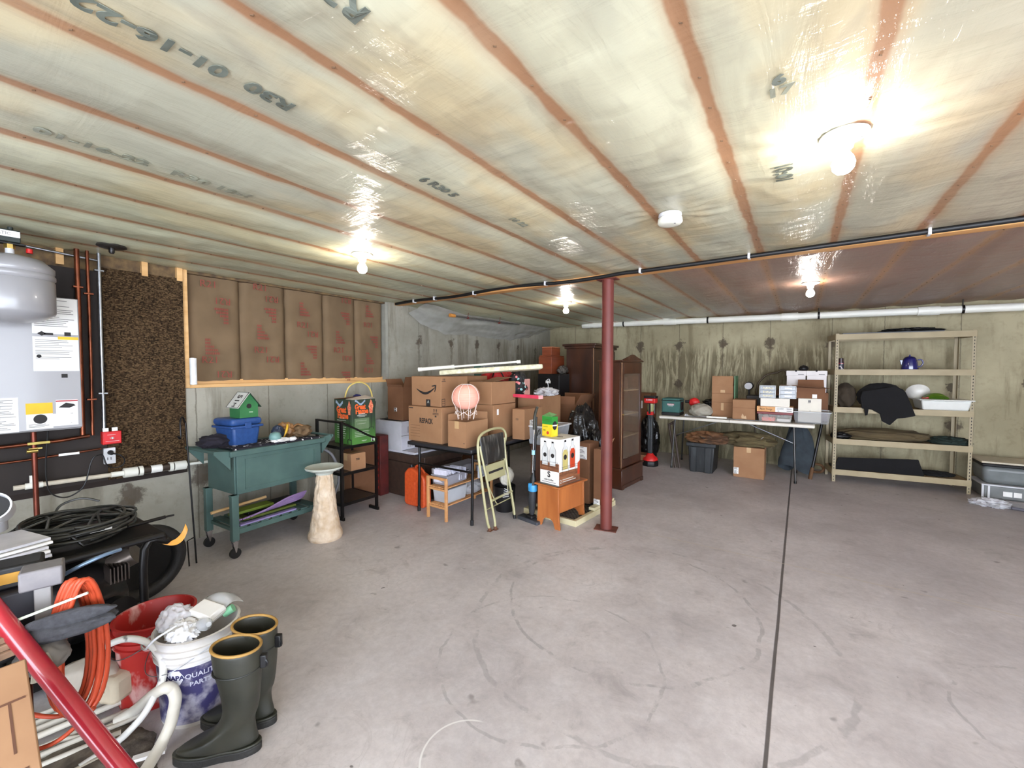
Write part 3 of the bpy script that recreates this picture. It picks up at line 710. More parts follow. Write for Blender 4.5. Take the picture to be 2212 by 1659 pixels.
# =====================================================================================
#                        TEAL PLANTER AND WHAT LIES ON IT
# =====================================================================================
TEAL = mat('teal_paint', (66, 90, 86), 0.55, c2=(76, 102, 96), scale=5)
PX, PY = -4.08, 1.38          # rear left corner of body; body runs +y
t = T('elevated_planter', 'teal raised garden planter trolley on casters against the left wall', 'planter', (-3.58, 1.38, 0), 4)
# local: +x towards the room = 0 front face, -x towards the wall, +y along the wall
D, Lp = .46, .78
MB().box(-.026, 0, .04, Lp-.02, .50, .80).build('front_panel', TEAL, t, .003)
MB().box(.0, .006, .10, Lp-.08, .755, .77).box(.0, .005, .10, Lp-.08, .53, .54).box(0, .005, .10, .11, .53, .77).box(0, .005, Lp-.09, Lp-.08, .53, .77).build('panel_moulding', TEAL, t)
MB().box(-D, -D+.026, .04, Lp-.02, .50, .80).build('back_panel', TEAL, t, .003)
MB().box(-D+.02, -.02, .03, .055, .50, .80).build('end_panel', TEAL, t, .003)
MB().box(-D+.02, -.02, Lp-.045, Lp-.02, .50, .80).build('end_panel', TEAL, t, .003)
MB().box(-D+.02, -.02, .05, Lp-.03, .50, .52).build('floor_panel', TEAL, t)
MB().box(-.035, .018, -.01, Lp+.02, .80, .845).box(-D-.02, -D+.03, -.01, Lp+.02, .80, .845).box(-D, 0, -.01, .03, .80, .845).box(-D, 0, Lp-.01, Lp+.02, .80, .845).build('rim', TEAL, t, .006)
# cabinet-like lid surface the things lie on
MB().box(-D+.02, -.03, .02, Lp-.01, .825, .838).build('cover_board', TEAL, t)
for s0, yy in ((-1, 0), (1, Lp)):
    for xx in (-.03, -D+.005):
        MB().prism([(yy, .845), (yy+s0*.11, .862), (yy+s0*.115, .84), (yy, .70)], xx, xx+.022, 'x').build('handle_bracket', TEAL, t)
    MB().cyl((-D, yy+s0*.105, .85), (0, yy+s0*.105, .85), .012).build('handle_bar', TEAL, t)
for xx in (-.045, -D+.0):
    for yy in (0.0, Lp-.05):
        MB().box(xx, xx+.045, yy, yy+.05, .14, .50).box(xx-.003, xx+.048, yy-.003, yy+.053, .485, .50).build('leg', TEAL, t, .003)
MB().box(-D+.02, -.02, .03, .05, .20, .225).box(-D+.02, -.02, Lp-.04, Lp-.02, .20, .225).box(-.035, -.012, .03, Lp-.03, .185, .225).box(-D+.01, -D+.03, .03, Lp-.03, .185, .225).build('shelf_frame', TEAL, t)
for k in range(8): MB().box(-D+.02, -.02, .055+k*.086, .055+k*.086+.06, .225, .237).build('shelf_slat', TEAL, t)
for xx in (-.022, -D+.022):
    for yy in (.025, Lp-.025):
        c = MB().cyl((xx, yy, .135), (xx, yy, .145), .02).prism([(yy-.02, .135), (yy+.02, .135), (yy+.004, .05), (yy-.004, .05)], xx-.018, xx-.014, 'x').prism([(yy-.02, .135), (yy+.02, .135), (yy+.004, .05), (yy-.004, .05)], xx+.014, xx+.018, 'x').build('caster', CHROME, t)
        MB().cyl((xx-.011, yy, .041), (xx+.011, yy, .041), .04, n=20).build('wheel', BLACK, c)

BLUE = mat('blue_plastic', (36, 68, 124), .45, c2=(44, 78, 136), scale=30)
t = T('storage_bin', 'blue plastic bin with rounded lid under the green birdhouse', 'bin', (-3.74, 1.46, .84), 8)
MB().taper(-.26, 0, -.0, .23, 0, .165, .018).build('tub', BLUE, t, .02, seg=3)
MB().box(-.275, .014, -.016, .246, .155, .175).build('tub_rim', BLUE, t, .006)
MB().box(-.27, .010, -.012, .242, .175, .235).build('lid', BLUE, t, .028, seg=4)
MB().box(.008, .020, .09, .14, .15, .20).build('latch', BLUE, t, .003)
GRN = mat('green_paint', (46, 104, 62), .5, c2=(56, 118, 70), scale=8)
t = T('birdhouse', 'green wooden birdhouse with a licence plate roof on the blue bin', 'birdhouse', (-3.755, 1.52, 1.077), 8)
# front faces +x ; local x in [-.14,0], y in [0,.15]
hw = .075
MB().prism([(0, 0), (.15, 0), (.15, .11), (.075, .205), (0, .11)], -.012, 0, 'x').prism([(0, 0), (.15, 0), (.15, .11), (.075, .205), (0, .11)], -.14, -.128, 'x').build('gable_walls', GRN, t)
MB().box(-.128, -.012, 0, .012, 0, .11).build('side_wall', GRN, t)
MB().box(-.128, -.012, .138, .15, 0, .11).build('side_wall', GRN, t)
MB().box(-.128, -.012, .012, .138, 0, .01).build('floor', GRN, t)
MB().cyl((-.002, .075, .095), (.0015, .075, .095), .020, n=24).build('entrance_hole', INK, t)
MB().cyl((0, .078, .045), (.032, .085, .047), .0035).build('perch', mat('pale_dowel', (200, 210, 190), .5), t)
ang = math.atan2(.095, .075)
Mr = Matrix.Translation((0, .075, .212)) @ Matrix.Rotation(-(PI/2-ang)+PI/2-2*(PI/2-ang)*0, 4, 'X')
MB().quad([(-.155, -.022, .083), (.015, -.022, .083), (.015, .077, .210), (-.155, .077, .210)], -.003).build('license_plate_roof', mat('plate_white', (206, 206, 198), .45, var=.06), t)
MB().quad([(-.155, .172, .083), (.015, .172, .083), (.015, .075, .210), (-.155, .075, .210)], .003).build('roof_panel', mat('dark_green_metal', (40, 62, 48), .5), t)
nrm = Vector((0, -(.127), .099)).normalized()
sl = Vector((0, .099, .127)).normalized()
def plate_text(s, size, along, up, m=INK):
    Mx = Matrix((Vector((0, 0, 0)), Vector((0, 0, 0)), Vector((0, 0, 0))))
    ex = -sl; ey = Vector((1, 0, 0)); ez = ex.cross(ey)
    if ez.dot(nrm) < 0: ey = -ey; ez = ex.cross(ey)
    rot = Matrix((ex, ey, ez)).transposed().to_euler()
    p = Vector((-.07, .077, .210))-sl*along+nrm*.0045+Vector((up, 0, 0))
    return textmesh(s, size, 'printed_text', m, t, p, rot, .0006)
plate_text('5', .085, .050, 0); plate_text('1', .085, .090, 0); plate_text('M', .055, .130, 0)
mb = MB(); 
for a_, b_ in (((-.150, -.020, .0855), (.010, -.020, .0855)), ((.010, -.020, .0855), (.010, .073, .205)), ((-.150, -.020, .0855), (-.150, .073, .205))):
    mb.cyl(Vector(a_)+nrm*.0035, Vector(b_)+nrm*.0035, .0016, n=6)
mb.build('plate_border', INK, t)

def onplanter(name, mb, m, label, cat, **k): return S(name, mb, m, label, cat, **k)
S('dark_cloth', MB().blob((0, 0, 0.04), (.11, .13, .06), .18, 1.6, 2, 26, flat=0), mat('navy_cloth', (30, 26, 36), .95, var=.2, bump=.2), 'dark navy folded cloth lying at the left end of the teal planter', 'cloth', (-3.92, 1.42, .846))
S('patterned_cloth', MB().grid(lambda u, v: (-.17+.34*u+.0*v, -.36+.72*v+.02*math.sin(u*9), .006+.012*abs(noise.noise(Vector((u*6, v*9, 1))))+(-.03*max(0, (u-.96))/.04 if u > .96 else 0)), 26, 50, .004),
  mat('black_white_cloth', (26, 22, 34), .9, c2=(215, 212, 214), scale=26, lo=.60, hi=.62), 'black and white patterned cloth spread over the top of the planter', 'cloth', (-3.79, 1.76, .848))
t = T('pot', 'small tan plastic basket with curled handle among gloves on planter', 'basket', (-3.80, 1.96, .862), 20)
TAN = mat('tan_leather', (150, 108, 66), .55, c2=(108, 76, 44), scale=9, bump=.2)
MB().blob((-.02, -.05, .065), (.075, .06, .065), .22, 1.9, 5, 24, flat=0).build('glove_body', TAN, t)
MB().blob((.02, .07, .05), (.10, .09, .055), .22, 1.7, 8, 26, flat=0).build('leather_pouch', mat('brown_suede', (96, 74, 50), .8, c2=(124, 98, 68), scale=7), t)
MB().tube(smooth([(.02, -.06, .03), (.04, -.03, .09), (.05, .01, .115), (.07, .05, .10), (.08, .07, .06)]), .008, 8).build('strap', TAN, t)
MB().tube(smooth([(.03, -.13, .02), (.045, -.11, .07), (.03, -.08, .115), (.0, -.05, .125)]), .010, 8).build('yellow_trim', mat('yellow_plastic', (214, 168, 50), .5), t)
t['label'] = 'tan and brown leather work gloves with yellow trim heaped on the planter'; t['category'] = 'gloves'; t.name = 'work_gloves'
S('ball', MB().lathe([(0, 0), (.03, .006), (.046, .03), (.048, .052), (.036, .078), (0, .09)]), mat('pale_teal', (112, 148, 144), .4, var=.05), 'small round pale teal ball between the blue bin and gloves', 'ball', (-3.63, 1.735, .862))
S('garden_glove', MB().blob((0, 0, .018), (.035, .075, .018), .2, 2.5, 4, 22, flat=0).blob((.01, .09, .018), (.02, .03, .016), .2, 2.5, 9, 16, flat=0), mat('white_knit', (208, 204, 202), .9, bump=.2), 'crumpled white glove lying at the front edge of the planter', 'glove', (-3.61, 1.77, .862), rz=-8)
S('pouch', MB().blob((0, 0, .06), (.04, .05, .06), .15, 2, 3, 18, flat=0), mat('dark_blue', (34, 44, 62), .5, c2=(150, 150, 150), scale=20, lo=.6, hi=.64), 'dark blue patterned pouch between the blue bin and the tan gloves', 'pouch', (-3.74, 1.81, .862))

# on planter's lower shelf
t = T('kneeling_pad', 'stack of green and dark flat garden boards on the planter shelf', 'board', (-3.85, 1.75, .240), 4)
MB().box(-.13, .13, -.25, .20, 0, .02).build('green_board', mat('lime_board', (96, 108, 42), .6), t, .004)
MB().box(-.10, .10, -.20, .26, .021, .05).build('black_board', BLACK, t, .004)
MB().box(-.03, .09, -.28, .02, .051, .075).build('lime_board', mat('lime2', (110, 130, 44), .6), t, .004)
MB().cyl((-.02, -.42, .09), (.0, .0, .115), .012).build('handle', mat('wood_handle', (200, 162, 112), .6), t)
PUR = mat('purple_plastic', (132, 104, 150), .4, c2=(150, 124, 168))
t = T('plastic_rods', 'bundle of pale purple plastic plant supports on the planter shelf', 'plant supports', (-3.68, 1.72, .240), 4)
for k in range(6):
    MB().tube(smooth([(.02*k-.05, -.30+.02*k, .012+.008*k), (.02*k-.05, -.05, .03+.010*k), (.015*k-.04, .22-.02*k, .05+.014*k), (.01*k-.03, .30, .07+.012*k)]), .007, 8).build('rod', PUR, t)
MB().box(.02, .06, -.28, .18, .0, .012).build('flat_strip', mat('lavender', (140, 128, 176), .4), t)

# ---- bird bath ----
t = T('bird_bath', 'pale stone bird bath pedestal with wide bowl in front of the planter', 'bird bath', (-3.405, 2.035, 0))
def pedf(u, v):
    pr = [(.0, .135), (.02, .142), (.05, .140), (.10, .122), (.20, .104), (.32, .090), (.44, .078), (.55, .066), (.565, .064)]
    z = .565*v
    for a_, b_ in zip(pr, pr[1:]):
        if z <= b_[0]+1e-6: r_ = a_[1]+(b_[1]-a_[1])*(z-a_[0])/(b_[0]-a_[0]); break
    an = 2*PI*u; q = noise.noise(Vector((math.cos(an)*3.2, math.sin(an)*3.2, z*18)))+.6*noise.noise(Vector((math.cos(an)*6, math.sin(an)*6, z*34)))
    k = (0 if z < .05 else 1)*.0032*max(-1, min(1, q*3.2))
    return ((r_+k)*math.cos(an), (r_+k)*math.sin(an), z)
MB().grid(pedf, 110, 120).build('pedestal',
  mat('weathered_stone', (196, 170, 140), .85, c2=(218, 200, 178), scale=14, lo=.35, hi=.65, bump=1.0, bscale=16), t)
MB().lathe([(0, .565), (.07, .565), (.075, .585), (.10, .592), (.150, .612), (.156, .622), (.152, .630), (.135, .622), (.09, .608), (0, .604)], n=40).build('bowl', mat('grey_stone', (168, 172, 162), .7, c2=(186, 188, 178), bump=.2), t)
t = T('hose_hoop', 'grey curved plastic hose hoop behind the bird bath', 'hose', (-3.80, 2.24, 0))
MB().tube(smooth([(0, .0, .02), (.0, .16, .28), (0, .18, .45), (0, .12, .62), (0, .02, .70), (0, -.08, .72)]), .013, 10).build('tube', mat('grey_tube', (120, 120, 124), .4), t)

# ---- black metal shelf with green box ----
t = T('metal_shelf_unit', 'small black metal shelf stand holding the green carton', 'shelf', (-3.65, 2.36, 0))
for (x, y, h) in ((0, 0, .97), (0, .40, .76), (-.42, 0, .97), (-.42, .40, .76)):
    MB().box(x-.012, x+.012, y-.012, y+.012, 0, h).build('leg', BLKMET, t)
for z in (.16, .46, .72):
    MB().box(-.42, 0, .0, .40, z-.008, z).build('shelf', mat('dark_tray', (60, 50, 44), .5, var=.2), t)
    MB().box(-.42, .008, -.008, .008, z-.025, z+.004).box(-.42, .008, .392, .408, z-.025, z+.004).box(-.008, .008, 0, .40, z-.025, z+.004).build('shelf_edge', BLKMET, t)
MB().tube(smooth([(-.0, 0, .96), (.0, .06, .93), (.0, .16, .88), (0, .30, .80), (0, .40, .76)], 3), .012, 8).build('armrest', BLKMET, t)
MB().tube([(-.42, 0, .96), (0, 0, .96)], .012, 8).build('armrest_bar', BLKMET, t)
MB().box(-.12, .03, -.01, .01, 0.0, .03).build('foot_bar', BLKMET, t)
MB().box(-.12, .03, .39, .41, 0, .03).build('foot_bar', BLKMET, t)

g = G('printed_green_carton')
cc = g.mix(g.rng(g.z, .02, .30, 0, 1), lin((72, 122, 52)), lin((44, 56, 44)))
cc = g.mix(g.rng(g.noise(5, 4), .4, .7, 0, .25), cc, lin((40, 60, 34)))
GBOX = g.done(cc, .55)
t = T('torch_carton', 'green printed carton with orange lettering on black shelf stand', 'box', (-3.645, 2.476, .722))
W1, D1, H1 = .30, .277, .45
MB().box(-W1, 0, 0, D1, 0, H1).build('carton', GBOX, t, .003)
MB().quad([(-W1, 0, H1), (-.16, 0, H1+.01), (-.14, .26, H1+.025), (-W1, .26, H1+.0)], .003).build('flap', CARD_D, t)
MB().quad([(-.13, .02, H1+.001), (0, 0, H1+.001), (0, D1, H1+.004), (-.06, .2, H1+.035)], .003).build('flap', mat('pale_flap', (190, 176, 160), .8), t)
ORG = mat('orange_print', (226, 96, 40), .6); BLP = mat('blue_grey_print', (136, 152, 172), .6); WP = mat('pale_print', (188, 190, 182), .6)
textmesh('Great', .085, 'printed_text', ORG, t, (-.175, -.0015, .345), FR, bold=.003, squash=.8)
textmesh('Flame', .085, 'printed_text', ORG, t, (-.150, -.0015, .285), FR, bold=.003, squash=.9)
textmesh('Great', .070, 'printed_text', ORG, t, (.0015, .095, .375), RT, bold=.003, squash=.75)
textmesh('Flame', .070, 'printed_text', ORG, t, (.0015, .115, .330), RT, bold=.003, squash=.9)
for f in ('F', 'R'):
    def pos(a, z): return (a, -.0018, z) if f == 'F' else (.0018, a, z)
    a0 = -.27 if f == 'F' else .035
    rib = [(a0+.12*q, .405+(.018*math.sin(q*2*PI+1.2))+(0 if f == 'F' else .015)) for q in [k/12 for k in range(13)]]
    MB().tube([pos(a, z) for a, z in rib], .0012, 4).build('ribbon_line', BLP, t)
    mb = MB()
    if f == 'F': mb.prism([(x, z+.014) for x, z in rib]+[(x, z-.014) for x, z in rib[::-1]], -.0018, 0, 'y')
    else: mb.prism([(x, z+.010) for x, z in rib]+[(x, z-.010) for x, z in rib[::-1]], 0, .0018, 'x')
    mb.build('ribbon_print', BLP, t)
fl_o = [(-.060, .30), (-.025, .30), (-.022, .345), (-.012, .37), (-.030, .42), (-.043, .44), (-.058, .40), (-.072, .37), (-.062, .345)]
MB().prism(fl_o, -.0018, 0, 'y').build('torch_picture', mat('torch_red', (190, 60, 48), .6, c2=(226, 150, 110), scale=60), t)
MB().prism([(a+.265, z+.005) for a, z in fl_o], 0, .0018, 'x').build('torch_picture', mat('torch_red', (0, 0, 0)), t)
lines([(-.045, -.038, .06, .30)], 'F', INK, 'stand_picture', t); lines([(-.07, -.01, .045, .055), (-.075, -.065, .01, .05), (-.018, -.010, 0.0, .05)], 'F', INK, 'stand_picture', t)
lines([(.222, .227, .16, .305), (.20, .25, .155, .160), (.195, .20, .135, .158), (.25, .255, .135, .158)], 'R', INK, 'stand_picture', t)
lines([(-.25+.0, -.10-.01*(k % 3), .235-.022*k, .240-.022*k) for k in range(9)]+[(-.21, -.12, .255, .268)], 'F', WP, 'printed_words', t)
lines([(.03, .19, .22-.014*k, .2225-.014*k) for k in range(0)]+[(.06, .17, .285, .292), (.075, .15, .275, .279), (.075, .15, .300, .312)], 'R', WP, 'printed_words', t)
MB().box(0, .0012, .03, .20, .15, .26).build('pale_panel', mat('pale_green_print', (96, 118, 84), .6), t)
lines([(.03, .20-.01*(k % 2), .125-.016*k, .128-.016*k) for k in range(4)]+[(.045, .17, .235, .237), (.06, .16, .205, .207)], 'R', WP, 'printed_words', t)
lines([(.11, .17, .030, .033), (.12, .16, .024, .026)], 'R', WP, 'printed_words', t)
barcode(.225, .262, .012, .045, 'R', t)

t = T('handled_basket', 'yellow arched basket handle rising behind the green carton', 'basket', (-4.13, 2.90, .87), 0)
YEL = mat('pale_yellow_plastic', (226, 200, 110), .5, var=.06)
MB().taper(-.11, .11, -.155, .155, .0, .24, .02).build('pail', mat('dark_basket', (70, 66, 60), .8), t, .01)
MB().tube(smooth([(0, -.157, .22), (0, -.175, .30), (0, -.12, .415), (0, 0, .46), (0, .12, .415), (0, .175, .30), (0, .157, .22)]), [.008]*18+[.011]*1+[.008]*18, 8).build('handle', YEL, t)
MB().blob((.04, -.05, .275), (.04, .05, .04), .3, 2, 3, 18).build('blue_rag', mat('royal_blue', (34, 34, 92), .8), t)
S('cardboard_box', MB().box(-.06, .06, -.16, .16, 0, .868), CARD_D, 'tall dark brown carton standing behind the black shelf stand', 'box', (-4.13, 2.90, 0))
t = cbox('small brown carton sitting on the middle tier of the black shelf stand', (-3.66, 2.47, ), 0, .18, .17, .461, .63, CARD)
textmesh('718', .028, 'printed_text', INK, t, (.0015, .075, .11), RT, bold=.001)
RCR = mat('dark_red_crate', (96, 30, 26), .6, c2=(70, 24, 22))
t = cbox('dark red printed carton standing behind the black shelf stand', (-4.0, 3.08, ), 0, .20, .12, 0, .70, RCR, tape=None)
lines([(-.17, -.03, .08+.07*k, .11+.07*k) for k in range(8)], 'F', mat('red_print2', (150, 44, 34), .7), 'printed_words', t)

# =====================================================================================
#                 BROWN TRUNK, WHITE CRATES, TALL CARTON, JERRY CAN
# =====================================================================================
t = T('trunk', 'dark brown trunk under the white drawer crate', 'trunk', (-3.41, 3.22, 0))
DKBR = mat('dark_brown_leatherette', (58, 42, 34), .6, c2=(70, 52, 42), scale=20)
MB().box(-.74, 0, 0, .62, 0, .40).build('body', DKBR, t, .006)
MB().box(-.75, .01, -.01, .63, .405, .495).build('lid', DKBR, t, .008)
WCR = mat('white_crate', (206, 204, 212), .45, var=.05)
t = T('plastic_crate', 'white plastic crate lid tray under the shrink-wrapped white drawers', 'tray', (-3.60, 3.24, .497))
MB().box(-.48, 0, 0, .42, 0, .022).build('tray', WCR, t, .003)
MB().box(-.48, 0, 0, .006, .022, .03).build('lip', WCR, t)
t = T('drawer_unit', 'white plastic drawer crates wrapped in clear film on the trunk', 'crate', (-3.82, 3.245, .523))
for k in range(2):
    z = .17*k
    MB().box(-.43, 0, 0, .34, z, z+.155).build('drawer', WCR, t, .008)
    MB().box(-.44, .01, -.01, .35, z+.150, z+.168).build('rim', WCR, t, .003)
    mb = MB()
    for q in range(11): mb.box(0, .0015, .09+q*.014, .094+q*.014, z+.03, z+.105)
    mb.build('vent_slots', INKG, t)
MB().grid(lambda u, v: (-.45+.47*u, -.014-.010*abs(noise.noise(Vector((u*9+v*6, v*5, 2)))), .34*v), 24, 16).build('stretch_film', BAGFILM, t)
MB().box(-.43, -.10, .03, .30, .338, .345).build('black_lid', BLACK, t)
S('fur_bundle', MB().blob((0, 0, .06), (.07, .06, .06), .2, 2, 5, 20, flat=0), mat('grey_fur', (80, 70, 58), .95), 'dark greyish bundle in the gap left of the tall brown carton', 'bundle', (-4.17, 3.42, .870))
t = cbox('tall open brown carton standing on the white drawer crates', (-3.815, 3.27), 0, .275, .26, .875, 1.27, CARD_D, tape=None, flaps=[('front', .03, 60), ('back', .11, 85), ('right', .12, 75), ('left', .10, 60)])
barcode(-.16, -.11, .10, .145, 'F', t)

ORJ = mat('orange_plastic', (206, 78, 34), .45, c2=(222, 92, 44), scale=30)
t = T('jerry_can', 'orange plastic jerry can on the floor beside the black table leg', 'jerry can', (-3.34, 3.04, 0), 0)
prof = [(-.0, .0), (.0, .0)]
MB().prism([(-.16, .03), (-.13, 0), (.13, 0), (.16, .03), (.16, .30), (.135, .345), (-.04, .415), (-.10, .405), (-.155, .35)], -.11, .0, 'y', Matrix.Translation((-.05, .11, 0))).build('can', ORJ, t, .02, seg=3)
MB().box(-.15, -.05, -.004, .002, .05, .27, Matrix.Translation((.02, 0, 0))).build('side_panel', ORJ, t, .003)
MB().cyl((-.135, .055, .40), (-.145, .055, .43), .022).build('cap', BLACK, t)
MB().tube(smooth([(-.08, .055, .40), (-.05, .055, .435), (.03, .055, .40), (.06, .055, .365)]), .012, 8).build('handle', ORJ, t)

# =====================================================================================
#                 BLACK FOLDING TABLE AND THE BOX PILE
# =====================================================================================
t = T('folding_table', 'black folding table loaded with cardboard boxes', 'table', (-2.95, 2.90, 0))
MB().box(-.38, .49, 0, 1.83, .700, .738).build('tabletop', mat('black_table_plastic', (38, 38, 42), .5, var=.15), t, .014, seg=3)
MB().box(-.33, .44, .06, 1.77, .672, .70).build('table_frame', BLKMET, t)
for x in (-.30, .42):
    MB().tube([(x, .10, .67), (x, .085, .02)], .014, 10).build('leg', BLKMET, t)
    MB().cyl((x, .085, 0), (x, .085, .05), .017).build('foot_cap', BLACK, t)
    MB().tube([(x, 1.70, .67), (x, 1.72, .0)], .014, 10).build('leg', BLKMET, t)
MB().cyl((-.30, .09, .50), (.42, .09, .50), .010).build('cross_bar', BLKMET, t)
TZ = .739
t = cbox('large carton marked REPACK at the front left of the black table', (-2.88, 2.95), 0, .48, .44, TZ, 1.098, tape=None)
textmesh('REPACK', .072, 'printed_text', INK, t, (-.22, -.0016, .215), FR, bold=.0015, squash=.72)
lines([(-.45, -.31, .05+.028*k, .053+.028*k) for k in range(5)], 'F', mat('faint_brown_print', (110, 74, 48), .8), 'printed_words', t)
def arrows(a, z, s, face, parent):
    for k in range(2):
        aa = a+k*s*.7
        p = [(aa-.2*s, z), (aa-.2*s+.12*s, z), (aa-.08*s, z+.5*s), (aa+.06*s, z+.45*s), (aa-.14*s, z+s*.8), (aa-.34*s, z+.45*s), (aa-.2*s, z+.5*s)]
        if face == 'F': MB().prism(p, -.0018, 0, 'y').build('printed_arrow', INK, parent)
        else: MB().prism(p, 0, .0018, 'x').build('printed_arrow', INK, parent)
arrows(-.10, .31, .045, 'F', t)
lines([(-.125, -.045, .296, .301), (-.125, -.045, .286, .290), (-.47, -.41, .335, .345), (-.095, -.075, .262, .278)], 'F', INK, 'printed_words', t)
t = cbox('large carton with curved smile arrow on top of the REPACK carton', (-2.928, 2.99), 0, .425, .40, 1.101, 1.405, tape=None)
# smile swoosh
def smile(t, cx, cz, wd):
    up = []; lo = []
    for k in range(25):
        u = k/24; x = cx-wd/2+wd*u; th = .002+.011*math.sin(PI*u)**.8
        z = cz-.20*wd*math.sin(PI*u)*1.0+.02*(u-.5)
        up.append((x, z+th)); lo.append((x, z-th))
    MB().prism(up+lo[::-1], -.0018, 0, 'y').build('printed_smile', INK, t)
    ex, ez = cx+wd/2, cz+.01
    MB().prism([(ex-.05, ez+.014), (ex+.0, ez+.026), (ex+.016, ez+.020), (ex+.012, ez-.01), (ex-.004, ez-.046), (ex-.012, ez-.045), (ex-.002, ez-.005), (ex-.004, ez+.010), (ex-.045, ez+.006)], -.0018, 0, 'y').build('printed_smile', INK, t)
smile(t, -.215, .185, .27)
lines([(-.21, -.15, .0, .07)], 'F', INK, 'printed_block', t)
textmesh('A', .04, 'printed_text', WP, t, (-.18, -.0018, .045), FR)
arrows(.035, .26, .03, 'R', t); lines([(.01, .065, .25, .255)], 'R', INK, 'printed_words', t)
lines([(.01, .055, .005, .01), (.01, .055, .03, .034), (.01, .055, .055, .059), (.01, .055, .075, .08), (.01, .013, .005, .08), (.052, .055, .005, .08)], 'R', INK, 'printed_words', t)
t = cbox('open carton holding the pink paper lantern at the table front', (-2.55, 2.925), 0, .225, .33, TZ, .985, tape='front', flaps=[('back', .07, 80), ('left', .06, 80)])
lines([(-.03, -.015, .04, .045)], 'F', INK, 'printed_words', t)
LAN = mat('pink_paper', (238, 168, 148), .7, var=.05)
t = T('paper_lantern', 'round pink paper lantern with white netting over an open carton', 'lantern', (-2.655, 3.05, 1.0))
prof = []
for k in range(41):
    a = -PI/2+PI*k/40; z = .21+.125*math.sin(a); r = .135*math.cos(a)*(1+.018*math.cos(k*PI)) if 2 < k < 38 else .135*math.cos(a)
    if r > .035: prof.append((r, z))
MB().lathe(prof, n=40).build('shade', LAN, t)
MB().tube([(.042*math.cos(a), .042*math.sin(a), .332) for a in [2*PI*k/20 for k in range(20)]], .002, 5, closed=True).build('top_ring', WHITE, t)
STR = mat('white_cord', (240, 226, 216), .7)
for k in range(8):
    an = 2*PI*k/8+.2
    pts = [(.138*math.cos(a)*math.cos(an), .138*math.cos(a)*math.sin(an), .21+.128*math.sin(a)) for a in [PI/2-.28-j*(PI*.62)/14 for j in range(15)]]
    pts += [(.085*math.cos(an), .085*math.sin(an), .04), (.078*math.cos(an), .078*math.sin(an), -.005)]
    MB().tube(pts, .0022, 5).build('net_cord', STR, t)
for k in range(6):
    a0 = 2*PI*k/6; 
    MB().tube([(.105*math.cos(a0+u*PI/3), .105*math.sin(a0+u*PI/3), .075-.035*math.sin(PI*u)) for u in [j/8 for j in range(9)]], .002, 5).build('net_swag', STR, t)
t = cbox('lower carton with white sticker behind the lantern carton', (-2.60, 3.42), 0, .30, .40, TZ, 1.105, tape=None)
MB().box(0, .0015, .055, .085, .26, .32).build('label_sticker', PAPER, t)
t = cbox('closed carton on top of the carton with the white sticker', (-2.62, 3.41), 0, .30, .44, 1.108, 1.345, tape=None)
MB().quad([(-.20, .10, .237), (0.0, .04, .237), (-.02, .40, .28), (-.22, .38, .28)], .003).build('flap', CARD, t)
t = cbox('plain carton wedged between the smile carton and the one behind', (-3.02, 3.50), 0, .30, .35, TZ, 1.40, tape=None)
t = cbox('carton with black arrow print behind the clear tub', (-2.35, 3.62), 0, .155, .36, TZ, 1.06, tape=None)
barcode(.10, .19, .07, .20, 'R', t, 5); arrows(-.10, .20, .03, 'F', t)
t = cbox('tall carton at the back right of the black table', (-2.43, 4.06), 0, .30, .50, TZ, 1.16, tape=None)
S('cardboard_box', MB().box(-.35, 0, 0, .40, 0, .40), CARD_D, 'brown carton at the far end of the black table below the red bag', 'box', (-2.80, 4.05, TZ))
t = T('toy_wand_box', 'long bright pink box lying on the tall cartons', 'box', (-2.62, 3.80, 1.168), -14)
MB().box(0, .40, 0, .05, 0, .035).build('box', mat('hot_pink', (226, 66, 96), .35), t, .003)
MB().box(.4, .415, -.002, .052, -.001, .036).build('end_cap', mat('rosy', (226, 170, 170), .4), t)
t = T('red_bag', 'red fabric bag heaped behind the cartons', 'bag', (-3.10, 4.15, TZ+.401))
MB().blob((0, 0, .17), (.22, .18, .17), .14, 1.8, 4, 30, flat=0).build('bag_body', mat('red_nylon', (178, 24, 26), .6, c2=(140, 16, 20), scale=5, bump=.3), t)
MB().tube(smooth([(.05, -.16, .22), (.10, -.19, .30), (.16, -.14, .30), (.19, -.1, .2)]), .008, 6).build('strap', BLACK, t)
g = G('floral_print'); v = g.N.new('ShaderNodeTexVoronoi'); v.inputs['Scale'].default_value = 26; g.L.new(g.co, v.inputs['Vector'])
sp = g.N.new('ShaderNodeSeparateColor'); g.L.new(v.outputs['Color'], sp.inputs[0])
cc = g.mix(g.rng(sp.outputs[0], .45, .5), lin((150, 196, 196)), lin((232, 130, 128)))
cc = g.mix(g.rng(v.outputs['Distance'], .36, .44), cc, lin((20, 18, 20)))
cc = g.mix(g.rng(sp.outputs[1], .55, .5), cc, lin((20, 18, 20)))
FLO = g.done(cc, .7)
t = T('floral_bag', 'black bag with pastel flower pattern leaning beside cartons', 'bag', (-2.70, 4.02, 1.165))
MB().blob((0, 0, .12), (.10, .11, .155), .16, 1.6, 6, 26, flat=0).build('bag_body', FLO, t)
MB().box(.07, .10, .0, .10, 0, .20).build('pink_lining', mat('dusty_pink', (206, 150, 140), .7), t)
MB().tube(smooth([(.02, 0, .25), (-.04, 0, .30), (-.09, 0, .27)]), .006, 6).build('strap', BLACK, t)
S('plastic_bag', MB().blob((0, 0, .035), (.12, .13, .05), .3, 2.3, 3, 26, flat=0), BAGFILM, 'crumpled clear plastic bag on the cartons next to the black file cabinet', 'plastic bag', (-2.50, 4.32, 1.165))
